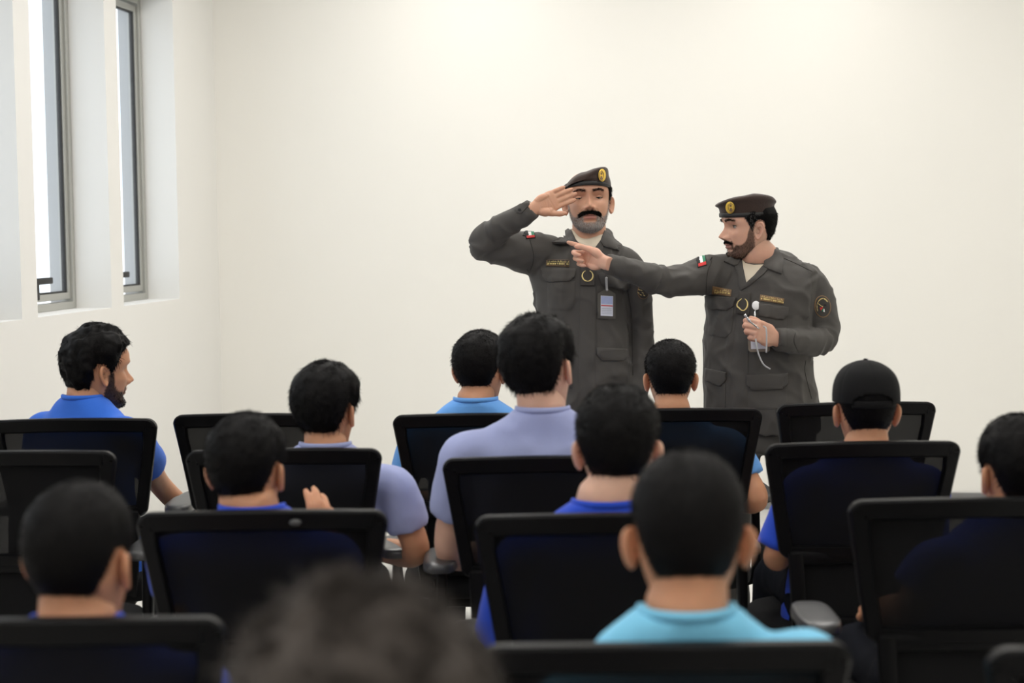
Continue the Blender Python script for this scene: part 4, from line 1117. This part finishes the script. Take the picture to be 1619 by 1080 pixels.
# --- first officer: saluting
def jack1():
    g = Geo(); D = Vd; rows = [(690, 931, 74, .128), (660, 931, 74, .130), (620, 931, 71, .130), (580, 929, 70, .132), (540, 925, 69, .130), (500, 921, 70, .128), (465, 916, 72, .124), (430, 914, 77, .112), (408, 917, 76, .096), (394, 924, 62, .082), (386, 930, 52, .074), (377, 931, 39, .068), (368, 931, 35, .064), (364, 931, 22, .05)]
    R = []
    for (y, x, hw, b) in rows: q = P(x, y, D); R.append((q[0], q[1] + max(0, 388 - y)*.0015, q[2], hw/ppm(D)*1.0, b, 0, .86 if y > 420 else .95))
    rings(g, R, n=64, sub=4)
    A = dict(sh=j(853, 404), el=j(764, 388, -.10), wr=j(838, 338, -.19), shl=j(996, 424, .01), ell=j(1009, 520, .02), wrl=j(1012, 618, -.02))
    # raised sleeve: upper arm then forearm
    tube(g, [j(885, 412, .01), j(862, 405), j(835, 400, -.03), j(800, 395, -.07), j(768, 391, -.10)], [.068, .080, .076, .062, .051], n=28, sub=5)
    tube(g, [j(776, 396, -.09), j(764, 386, -.11), j(781, 368, -.14), j(808, 351, -.17), j(836, 335, -.19), j(844, 330, -.195)], [.048, .052, .049, .043, .0385, .036], n=28, sub=5)
    tube(g, [j(965, 412, .01), j(990, 420, .01), j(1003, 452, .015), j(1010, 500, .02), j(1013, 550, .01), j(1011, 590, -.01), j(1004, 632, -.03)], [.060, .062, .058, .051, .047, .043, .041], n=28, sub=5)
    bones = [(j(855, 406), j(766, 390, -.1), 0.09, .006, .011, 24), (j(764, 388, -.11), j(842, 333, -.19), .06, .013, .005, 34),
             (j(990, 420, .01), j(1011, 510, .02), .06, .005, .008, 22), (j(1011, 510, .02), j(1008, 612, -.03), .052, .009, .004, 26)]
    def trunk(b):
        rings(b, [(r[0], r[1] + .01, r[2], r[3]*.80, r[4]*.78) for r in R[1:-2]], n=32)
        tube(b, [j(870, 412), j(835, 404, -.03), j(766, 390, -.10)], [.045, .045, .036], n=14)
        tube(b, [j(766, 390, -.10), j(800, 358, -.15), j(848, 328, -.195)], [.036, .034, (.028, .023)], n=14)
        tube(b, [j(985, 424, .01), j(1008, 505, .02), j(1008, 612, -.03)], [.045, .036, .026], n=14)
    return g, bones, trunk
salute = hand_frame(j(846, 329, -.195), norm(j(906, 303, -.105) - j(846, 329, -.195)), np.array([.35, -1, .0]))
HS = hand_geo(right=True, curl=(.04, .03, .03, .02), spread=.012, s=.94, tdir=(.50, .85, -.15), thumb=(0, .12, .12))
Dn = norm(j(1000, 690, -.06) - j(1004, 630, -.03))
side_hand = hand_frame(j(1004, 630, -.03), Dn, np.array([-1, .1, 0]))
R1 = RM(math.radians(180), math.radians(9), math.radians(1.5))
ber1 = [(0, -.002, .037, .077, .098, .02, .0, .0), (0, -.002, .054, .081, .100, .0, .0, .008), (.010, -.002, .060, .085, .104, -.30, .0, .02), (.004, -.002, .080, .076, .097, -.36, -.0, .03),
        (.002, -.004, .094, .052, .064, -.34, -.0, .03), (0, -.004, .098, .02, .02, -.30, -.0, .0)]
r1, o1, s1, bs1, b1, jk1, Mx1 = officer('moustached officer with grizzled beard, brown beret, raising his hand in a salute', Vd, 925, (931.5, 310.5), 0, R1, 1.05, jack1, SK_GREY, True, ber1, 2,
        [(HS, salute), (HAND_L, side_hand)], P(931, 386, Vd + .005))
badge(b1, bs1, o1, 950.8, 277.5, 5.7, 10.0)
U, JK = M['cloth'], M['clothdark']
patch('undershirt', cb([(150, 850), (210, 985), (300, 1090), (420, 1150), (500, 1060), (560, 960), (575, 860), (460, 930), (360, 945), (250, 930)]), s1, .002, M['tee'], r1, o1, off=.001)
patch('lapel', c1([(850, 700), (910, 782), (960, 850), (985, 850), (960, 760), (905, 690)]), s1, .003, U, jk1, o1, off=.002)
patch('lapel', c1([(1095, 660), (1062, 706), (1000, 790), (985, 850), (1040, 820), (1100, 770), (1112, 716)]), s1, .003, U, jk1, o1, off=.002)
patch('collar', c1([(853, 590), (800, 625), (752, 687), (862, 699), (910, 692), (893, 640), (872, 600)]), s1, .005, U, jk1, o1, off=.006)
patch('collar', c1([(1118, 598), (1150, 640), (1228, 752), (1112, 718), (1085, 680), (1100, 640)]), s1, .005, U, jk1, o1, off=.006)
def pocket(jk, surf, org, body, flp):
    if body: 
        p = patch('pocket', body, surf, .0035, U, jk, org, off=.0005)
    patch('pocket_flap', flp, surf, .007, U, jk, org, off=.005)
pocket(jk1, s1, o1, c2([(650, 110), (852, 110), (850, 285), (815, 316), (672, 312), (660, 280)]), c2([(612, 20), (858, 25), (850, 80), (815, 112), (665, 118), (628, 100)]))
pocket(jk1, s1, o1, c2([(992, 640), (1225, 650), (1230, 880), (990, 850)]), c2([(998, 582), (1215, 592), (1217, 640), (1188, 679), (1035, 673), (1003, 636)]))
pocket(jk1, s1, o1, c2([(700, 620), (838, 625), (835, 870), (705, 870)]), c2([(665, 545), (845, 560), (828, 632), (690, 625)]))
pocket(jk1, s1, o1, None, c2([(1015, 60), (1060, 40), (1235, 120), (1238, 160), (1200, 180), (1035, 130)]))
patch('placket', c2([(888, 120), (1000, 120), (1000, 700), (1000, 1060), (872, 1060), (878, 700)]), s1, .003, U, jk1, o1, off=.001)
rk = patch('rank_slide', c2([(890, -5), (993, -5), (990, 148), (889, 145)]), s1, .006, JK, r1, o1, off=.006, hold=False)
laurel(*c2([(938, 78)])[0], 8.3, 8.4, s1, rk, o1, .0135)
nt = patch('name_tag', c1([(685, 815), (856, 817), (854, 866), (684, 860)]), s1, .003, M['goldrim'], r1, o1, off=.003)
patch('name_tag_field', c1([(690, 819), (851, 821), (849, 861), (689, 856)]), s1, .0008, M['black'], nt, o1, off=.0062)
glyphs('lettering', *c1([(690, 820)])[0], *c1([(851, 860)])[0], 2, s1, M['goldthread'], nt, o1, .0072, 4)
flag(c1([(515, 596), (594, 589), (603, 650), (531, 657)]), s1, r1, o1)
ap = patch('arm_patch', ell(*c2([(1335, 185)])[0], 9, 12), s1, .0025, M['goldrim'], r1, o1, off=.001)
patch('patch_field', ell(*c2([(1335, 185)])[0], 8, 11), s1, .0006, JK, ap, o1, off=.0036)
line_px('patch_emblem', [[(1012 + a_, 462 + b_), (1012 + a_ + 2.5, 462 + b_ + 1.5)] for a_, b_ in ((0, -4), (2, 0), (-1, 3), (4, 4), (-4, 0), (-3, -5))], s1, .0012, M['goldthread'], ap, o1, off=.0045)
patch('cuff_tab', c1([(440, 430), (545, 370), (560, 400), (500, 465), (465, 462)]), s1, .0035, U, jk1, o1, off=.003, cell=2.5)
patch('button', ell(*c1([(488, 440)])[0], 2.2, 1.8, 12), s1, .003, M['black'], jk1, o1, off=.006, cell=2.5)
for l_ in [c1([(560, 660), (590, 800), (545, 940)]), c2([(1225, 180), (1250, 330), (1258, 560), (1262, 780)])]: line_px('seam', l_, s1, .0011, M['seam'], jk1, o1)
# identity badge hanging on the saluting officer's pocket
def id_badge(surf, org_px, body, card, strap, label, dark, near, lines):
    vm = min(surf.hit(x, y, near)[0][1] for x, y in body) - .004; strapsurf, surf = surf, Plane(vm)
    p0 = surf.hit(*org_px, near)[0]; rt = empty('id_badge', tuple(p0)); tag(rt, label, 'badge', 'identity badges on the uniforms')
    patch('holder', body, surf, .0035, dark, rt, p0, off=.0, cell=6, near=near)
    cd_ = patch('card', card, surf, .0012, M['card'], rt, p0, off=.0034, cell=6, near=near)
    for k, (nm, poly, m_) in enumerate(lines): patch(nm, poly, surf, .0004, m_, cd_, p0, off=.0046, cell=6, near=near)
    g = Geo(); W = [surf.hit(x, y, near) for x, y in strap]
    tube(g, [w[0] + w[1]*.003 for w in W], [(.0042, .0012)]*len(W), side=(1, 0, 0), n=8, sub=3)
    for w in (W[0], W[-1]): ball(g, w[0] + w[1]*.012, .0048, n=10)
    obj('clip_strap', g, M['cord'], rt, origin=p0)
    return rt, p0
id_badge(s1, c2([(1075, 90)])[0], c2([(1012, 200), (1060, 172), (1092, 172), (1140, 202), (1140, 378), (1012, 376)]), c2([(1034, 213), (1121, 217), (1120, 360), (1033, 356)]),
         c2([(1073, 88), (1075, 130), (1077, 172)]), 'small framed card badge with a red line hanging on the saluting officer', M['holderdark'], 6.1,
         [('blue_print', c2([(1037, 217), (1118, 220), (1118, 275), (1037, 272)]), M['cardblue']), ('red_line', c2([(1036, 279), (1119, 283), (1119, 291), (1036, 287)]), M['red'])]
         + [('printed_line', c2([(1040, y), (1112, y + 2), (1112, y + 5), (1040, y + 3)]), M['print']) for y in (303, 315, 327, 339)])

# --- second officer: pointing
def jack2():
    g = Geo(); D = Vd; rows = [(682, 1205, 90, .140), (660, 1204, 89, .142), (620, 1201, 87, .145), (585, 1200, 85, .148), (550, 1199, 84, .146), (515, 1200, 83, .140), (480, 1202, 85, .132), (450, 1205, 88, .122), (428, 1205, 84, .104), (416, 1205, 68, .088), (408, 1206, 52, .076), (402, 1208, 38, .066), (398, 1209, 20, .05)]
    R = []; yw = math.radians(-14)
    for (y, x, hw, b) in rows: q = P(x, y, D); R.append((q[0], q[1] + max(0, 428 - y)*.0011, q[2], hw/ppm(D), b, yw, .86 if y > 440 else .95))
    rings(g, R, n=64, sub=4)
    tube(g, [j(1165, 432, .0), j(1135, 432, -.02), j(1105, 438, -.06), j(1072, 445, -.12), j(1040, 443, -.17), j(1000, 429, -.24), j(958, 417, -.29)], [.068, .071, .066, .057, .052, .044, .0355], n=28, sub=5)
    tube(g, [j(1255, 438, .01), j(1281, 452, .0), j(1296, 490, -.01), j(1303, 522, -.02), j(1297, 541, -.05)], [.062, .068, .062, .056, .052], n=28, sub=5)
    tube(g, [j(1303, 527, -.02), j(1294, 540, -.07), j(1265, 540, -.14), j(1240, 538, -.19), j(1227, 537, -.205)], [.050, .050, .046, .042, .0415], n=28, sub=5)
    # collar stand at the back of the neck
    bones = [(j(1135, 434, -.02), j(1050, 445, -.16), .085, .007, .012, 22), (j(1050, 445, -.16), j(958, 417, -.29), .06, .013, .003, 28),
             (j(1281, 452), j(1303, 525, -.02), .075, .007, .012, 24), (j(1298, 537, -.05), j(1227, 537, -.205), .055, .013, .002, 30)]
    def trunk(b):
        rings(b, [(r[0], r[1] + .01, r[2], r[3]*.80, r[4]*.78) for r in R[1:-2]], n=32)
        tube(b, [j(1150, 432), j(1100, 439, -.07), j(1040, 443, -.17), j(952, 415, -.295)], [.045, .044, .036, (.028, .022)], n=14)
        tube(b, [j(1270, 448), j(1302, 522, -.02)], [.045, .038], n=14)
        tube(b, [j(1300, 530, -.03), j(1270, 540, -.13), j(1222, 536, -.21)], [.037, .033, (.027, .022)], n=14)
    return g, bones, trunk
PW = j(953, 414, -.295)
point = hand_frame(PW, norm(j(911, 400, -.205) - PW), np.array([-.45, -1, -.10]))
HP_ = hand_geo(right=True, fcurl=((.10, .12, .08), (1.15, 1.35, .9), (1.25, 1.45, .9), (1.3, 1.4, .8)), spread=.03, tdir=(.30, .86, -.42), thumb=(0, .18, .35), s=.93)
HWp = j(1226, 536, -.215)
hold = hand_frame(HWp, norm(j(1196, 522, -.26) - HWp), np.array([.1, 1, -.25]))
HH = hand_geo(right=False, fcurl=((.80, .95, .45), (1.0, 1.1, .7), (1.1, 1.2, .8), (1.2, 1.25, .8)), spread=.0, tdir=(.30, .90, -.42), thumb=(0, .05, .1), s=.96)
R2 = RM(math.radians(105), math.radians(-1), math.radians(0))
ber2 = [(0, .002, .035, .077, .096, 0.02, -.02, .0), (0, .002, .052, .080, .097, 0, -.02, .008), (.006, .0, .068, .088, .100, -.10, .0, .02), (.010, .0, .079, .097, .108, -.14, .0, .02),
        (.008, -.002, .091, .088, .094, -.16, .0, .03), (.004, -.004, .101, .058, .060, -.14, .0, .03), (0, -.004, .105, .02, .02, -.1, .0, .0)]
r2, o2, s2, bs2, b2_, jk2, Mx2 = officer('bearded officer in a brown beret, seen in profile, arm stretched out pointing left', Vd, 1203, (1154.5, 358), -1, R2, 1.03, jack2, SK_PINK, False, ber2, 1,
        [(HP_, point), (HH, hold)], P(1203, 410, Vd - .005))
badge(b2_, bs2, o2, 1155.5, 328, 7.0, 9.6, rot=-.08)
patch('undershirt', c3([(672, 600), (690, 720), (712, 806), (770, 750), (842, 675), (850, 650), (770, 655), (700, 640)]), s2, .002, M['tee'], r2, o2, off=.001)
patch('lapel', c3([(612, 655), (640, 740), (655, 850), (668, 850), (710, 800), (690, 700), (668, 620)]), s2, .003, U, jk2, o2, off=.002)
patch('lapel', c3([(862, 640), (830, 672), (770, 742), (708, 796), (656, 838), (668, 856), (740, 815), (850, 725), (880, 690)]), s2, .004, U, jk2, o2, off=.003)
patch('collar', c3([(585, 590), (524, 630), (598, 662), (632, 658), (664, 612), (640, 596)]), s2, .005, U, jk2, o2, off=.006)
patch('collar', c3([(926, 486), (960, 530), (992, 592), (1004, 635), (986, 732), (905, 702), (845, 676), (850, 630), (880, 570), (905, 520)]), s2, .005, U, jk2, o2, off=.006)
pocket(jk2, s2, o2, c4([(345, 170), (522, 150), (505, 320), (462, 365), (352, 342)]), c3([(388, 898), (632, 916), (612, 980), (562, 1017), (396, 1002)]))
pocket(jk2, s2, o2, c4([(690, 205), (880, 225), (875, 420), (690, 400)]), c4([(688, 128), (892, 155), (887, 205), (850, 241), (690, 213)]))
pocket(jk2, s2, o2, c4([(338, 640), (465, 680), (462, 850), (330, 850)]), c4([(325, 568), (472, 600), (470, 652), (436, 693), (330, 655)]))
pocket(jk2, s2, o2, c4([(615, 700), (880, 700), (890, 850), (615, 850)]), c4([(604, 618), (886, 603), (886, 670), (850, 711), (640, 719), (606, 682)]))
patch('placket', c4([(548, 180), (628, 200), (615, 600), (618, 1000), (490, 1000), (500, 600), (530, 300)]), s2, .003, U, jk2, o2, off=.001)
rk = patch('rank_slide', c4([(560, 52), (636, 58), (626, 212), (534, 195)]), s2, .006, JK, r2, o2, off=.006)
laurel(*c4([(585, 138)])[0], 7.0, 8.6, s2, rk, o2, .0135)
nt = patch('name_tag', c3([(438, 822), (592, 850), (584, 902), (431, 880)]), s2, .003, M['goldrim'], r2, o2, off=.003)
glyphs('lettering', *c3([(440, 828)])[0], *c3([(584, 872)])[0], 2, s2, M['goldthread'], nt, o2, .0065, 9, skew=.17)
nt = patch('name_tag', c3([(820, 890), (1012, 922), (1004, 965), (816, 938)]), s2, .003, M['goldrim'], r2, o2, off=.003)
glyphs('lettering', *c3([(824, 893)])[0], *c3([(1004, 935)])[0], 2, s2, M['goldthread'], nt, o2, .0065, 13, skew=.16)
flag(c3([(305, 586), (381, 562), (393, 655), (319, 677)]), s2, r2, o2)
apx, apy = c4([(1124, 150)])[0]
ap = patch('arm_patch', ell(apx, apy, 12.9, 17.6, 32, -.12), s2, .0028, M['goldrim'], r2, o2, off=.001)
patch('patch_field', ell(apx, apy, 11.6, 16.2, 28, -.12), s2, .0006, JK, ap, o2, off=.0038)
gl = []; rnd = random.Random(3)
for k in range(22):
    a = math.radians(150 + 175*k/21); rx, ry = 9.2, 13.2
    x, y = apx + rx*math.cos(a), apy + ry*math.sin(a); q = rnd.uniform(.8, 2.0)
    gl.append([(x, y), (x - q*math.cos(a), y - q*math.sin(a))])
line_px('patch_lettering', gl, s2, .0013, M['goldthread'], ap, o2, off=.0045)
cs_ = cr((1260, 455), 18.0)
line_px('patch_emblem_sword', [cs_([(615, 455), (670, 500), (735, 535)])], s2, .0011, M['goldthread'], ap, o2, off=.005)
patch('patch_emblem_red', cs_([(645, 555), (745, 550), (680, 650)]), s2, .001, M['red'], ap, o2, off=.0045, cell=3)
patch('patch_emblem_green', cs_([(715, 600), (750, 575), (735, 670), (700, 650)]), s2, .001, M['green'], ap, o2, off=.0045, cell=3)
patch('patch_emblem_white', cs_([(755, 590), (775, 600), (790, 690), (745, 680)]), s2, .001, M['white'], ap, o2, off=.0045, cell=3)
patch('patch_emblem_black', cs_([(750, 470), (810, 470), (830, 520), (770, 520)]), s2, .001, M['black'], ap, o2, off=.0045, cell=3)
for l_ in [c3([(440, 550), (425, 640), (400, 700), (385, 860), (395, 1000)]), c3([(1010, 600), (1100, 640), (1235, 705)]), c4([(940, 330), (930, 390), (965, 470)]), c4([(1010, 520), (1005, 600), (1050, 780)])]: line_px('seam', l_, s2, .0012, M['seam'], jk2, o2)
# badge reel, badge and cord held by the pointing officer
rp = s2.hit(*c4([(672, 145)])[0]); rt = empty('badge_reel', tuple(rp[0])); tag(rt, 'round white badge reel clipped on the pointing officer', 'badge reel')
patch('reel_case', ell(*c4([(672, 145)])[0], 6.3, 7.2, 28), s2, .007, M['reel'], rt, rp[0], off=.004, cell=4, hold=True)
g = Geo(); q0, q1 = s2.hit(*c4([(668, 175)])[0]), s2.hit(*c4([(668, 245)])[0])
tube(g, [q0[0] + q0[1]*.010, (q0[0] + q1[0])/2 + q0[1]*.018, q1[0] + q1[1]*.03], [.0012, .0045, .0042], n=8, sub=4); obj('metal_clip', g, M['chrome'], rt, origin=rp[0])
v2 = Vd - .175
pl = Plane(v2)
p0 = P(*c4([(680, 370)])[0], v2); rt = empty('id_badge', tuple(p0)); tag(rt, 'white card badge in a taupe holder behind the pointing officer\'s hand', 'badge', 'identity badges on the uniforms')
patch('holder', c4([(612, 290), (625, 278), (748, 278), (762, 292), (764, 450), (756, 458), (632, 460), (620, 450)]), pl, .003, M['holder'], rt, p0, cell=8)
patch('card', c4([(630, 302), (742, 302), (744, 438), (636, 440)]), pl, .001, M['card'], rt, p0, off=.003, cell=8)
def free_tube(name, pts, r, m_, parent, org, **k):
    g = Geo(); tube(g, [P(x, y, v_) for x, y, v_ in pts], r, **k); return obj(name, g, m_, parent, origin=org)
def k4(x, y, dv): q = c4([(x, y)])[0]; return (q[0], q[1], Vd + dv)
p0 = P(*k4(680, 280, -.29)); rt = empty('whistle_cord', tuple(p0)); tag(rt, 'silver cord with a metal clasp held in the pointing officer\'s fingers', 'cord')
free_tube('clasp', [k4(592, 204, -.30), k4(603, 218, -.30), k4(606, 222, -.30), k4(628, 250, -.30), k4(632, 255, -.30), k4(690, 300, -.29)], [.0045, .0045, .0028, .0055, .0032, .0034], M['chrome'], rt, p0, n=12, sub=3)
free_tube('cord', [k4(722, 285, -.295), k4(740, 302, -.312), k4(743, 380, -.312), k4(741, 465, -.312)], [.0028]*4, M['cord'], rt, p0, n=10, sub=5)
free_tube('cord_tail', [k4(668, 370, -.295), k4(676, 420, -.30), k4(690, 480, -.30), k4(722, 545, -.30), k4(768, 578, -.30)], [.0028]*5, M['cord'], rt, p0, n=10, sub=5)
# trousers, belt and shoes for both
for (root, org, xs, hw, y0) in ((r1, o1, 931, 68, 640), (r2, o2, 1205, 82, 660)):
    g = Geo(); t = P(xs, y0, Vd); hwm = hw/ppm(Vd)
    rings(g, [(t[0], Vd, .74, .10, .09), (t[0], Vd, .76, hwm*.98, .115), (t[0], Vd, .86, hwm*.97, .118), (t[0], Vd, .94, hwm*.9, .11), (t[0], Vd, .96, .1, .08)], n=40)
    for sg in (-1, 1):
        tube(g, [(t[0] + sg*hwm*.52, Vd, .84), (t[0] + sg*hwm*.56, Vd - .01, .68), (t[0] + sg*hwm*.60, Vd - .01, .48), (t[0] + sg*hwm*.62, Vd + .01, .30), (t[0] + sg*hwm*.64, Vd + .01, .085)], [.095, .088, .074, .070, .075], n=26, sub=6)
    g = remesh(g, .010, 3); folds(g, [], torso=1, seed=4, tamp=.005); obj('trousers', g, U, root, origin=org)
    for sg in (-1, 1):
        g = Geo(); shoe(g, t[0] + sg*hwm*.66, Vd - .01, math.pi + sg*.2, 0, 1.05)
        obj('shoe', g, M['shoe'], root, origin=org)

# ------------------------------------------------------------------ baseball cap of the boy on the right
cr_, cM, corg = CAPBOY
g = Geo(); NU, NV = 120, 40; V = []
for jv in range(NV):
    zn = np.sin(-.22 + (np.pi/2*.995 + .22)*jv/(NV-1))
    a = np.linspace(-np.pi, np.pi, NU, endpoint=False)
    p = head_surface(a, np.full(NU, zn), feat=0)
    c = np.array([0, -.005, 0]); n = (p - c)*np.array([1/.078**2, 1/.097**2, 1/.115**2]); n /= np.linalg.norm(n, axis=1, keepdims=True)
    seam = sum(np.exp(-(((a - s_ + np.pi) % (2*np.pi) - np.pi)/.018)**2) for s_ in [k*np.pi/3 for k in range(6)])
    lift = .012 + .006*sstep(.02, .1, p[:, 2])
    q = p + n*(lift - .0012*seam + .0015*vnoise(p*22, 9))[:, None]
    low = 0.024 + 0*a
    if jv == 0: base = q.copy()
    V.append(q)
V = np.array(V)
# the lower hem: level all round with an arched opening at the back
Z = V[..., 2]; A = np.linspace(-np.pi, np.pi, NU, endpoint=False)
arch = np.where(np.abs(A) > 2.2, .030*np.sqrt(np.clip(1 - ((np.pi - np.abs(A))/.62)**2, 0, 1)), 0)
hem = .016 + arch - .010*(np.cos(A))*0
keep = Z > hem[None, :]
F = []
for jv in range(NV-1):
    for i in range(NU):
        k = (i+1) % NU
        if keep[jv, i] or keep[jv, k]: F.append((jv*NU+k, jv*NU+i, (jv+1)*NU+i, (jv+1)*NU+k))
# snap the vertices below the hem up onto it
for i in range(NU):
    for jv in range(NV-1):
        if Z[jv, i] <= hem[i] < Z[jv+1, i]:
            t = (hem[i] - Z[jv, i])/(Z[jv+1, i] - Z[jv, i] + 1e-9); V[jv, i] = V[jv, i]*(1-t) + V[jv+1, i]*t
        elif Z[jv+1, i] <= hem[i]: pass
bad = [f for f in F if min(Z[f[0]//NU, f[0] % NU], Z[f[1]//NU, f[1] % NU]) < min(hem[f[0] % NU], hem[f[1] % NU]) - .006]
F = [f for f in F if f not in set(bad)]
F = [(f[1], f[0], f[3], f[2]) for f in F]
g.add(V.reshape(-1, 3), F); top_c = V[-1].mean(0)
o = Geo(); o.merge(g, cM); cap = obj('baseball_cap', o, M['capcloth'], cr_, origin=corg)
sol = cap.modifiers.new('s', 'SOLIDIFY'); sol.thickness = .002; sol.offset = 0
g = Geo(); ball(g, top_c + np.array([0, 0, .001]), (.007, .007, .004), n=14); o = Geo(); o.merge(g, cM); obj('cap_button', o, M['capcloth'], cap, origin=corg)
g = Geo(); V = []
for i in range(25):
    a = math.radians(-52 + 104*i/24)
    for k in range(7):
        r = k/6; x = .088*math.sin(a)*(1 + .06*r); y = .098*math.cos(a*.9) + r*.070*math.cos(a*1.4)**.7; V.append((x, y, .020 - .012*r + .0 - .35*x*x*8))
F = grid_faces(7, 25, False); g.add(V, F); o = Geo(); o.merge(g, cM); br = obj('visor', o, M['capcloth'], cap, origin=corg)
sol = br.modifiers.new('s', 'SOLIDIFY'); sol.thickness = .003; sol.offset = 0
g = Geo(); pts = []
for t in np.linspace(-.66, .66, 15):
    a = math.pi + t; q = head_surface(np.array([a]), np.array([(.016 - ZC0 + .004)/ZH]), feat=0)[0]; n = norm(q*np.array([1, 1, 0])); pts.append(q + n*.010)
tube(g, pts, [(.0095, .0015)]*15, side=(0, 0, 1), n=8, sub=2); o = Geo(); o.merge(g, cM); obj('cap_strap', o, M['capcloth'], cap, origin=corg)

# small oval emblem on the top bar of the chair behind the boy who raises his hand
ch_ = [o for o in VIEW if o['label'].endswith('raising his hand')][0]
cx_, cy_, cv_, rz_ = CH['C1']; q_ = P(467, 826, cv_)
g = Geo(); tube(g, [(q_[0] - cx_, back_curve(.985) - .020, q_[2]), (q_[0] - cx_, back_curve(.985) - .012, q_[2])], [(.012, .007)]*2, n=20, sub=2)
obj('emblem', g, M['pad'], ch_)

# ------------------------------------------------------------------ turn everything from the view frame into the room's frame
for o in VIEW:
    o.matrix_world = RZ @ (Matrix.Translation(o.location) @ o.rotation_euler.to_matrix().to_4x4())
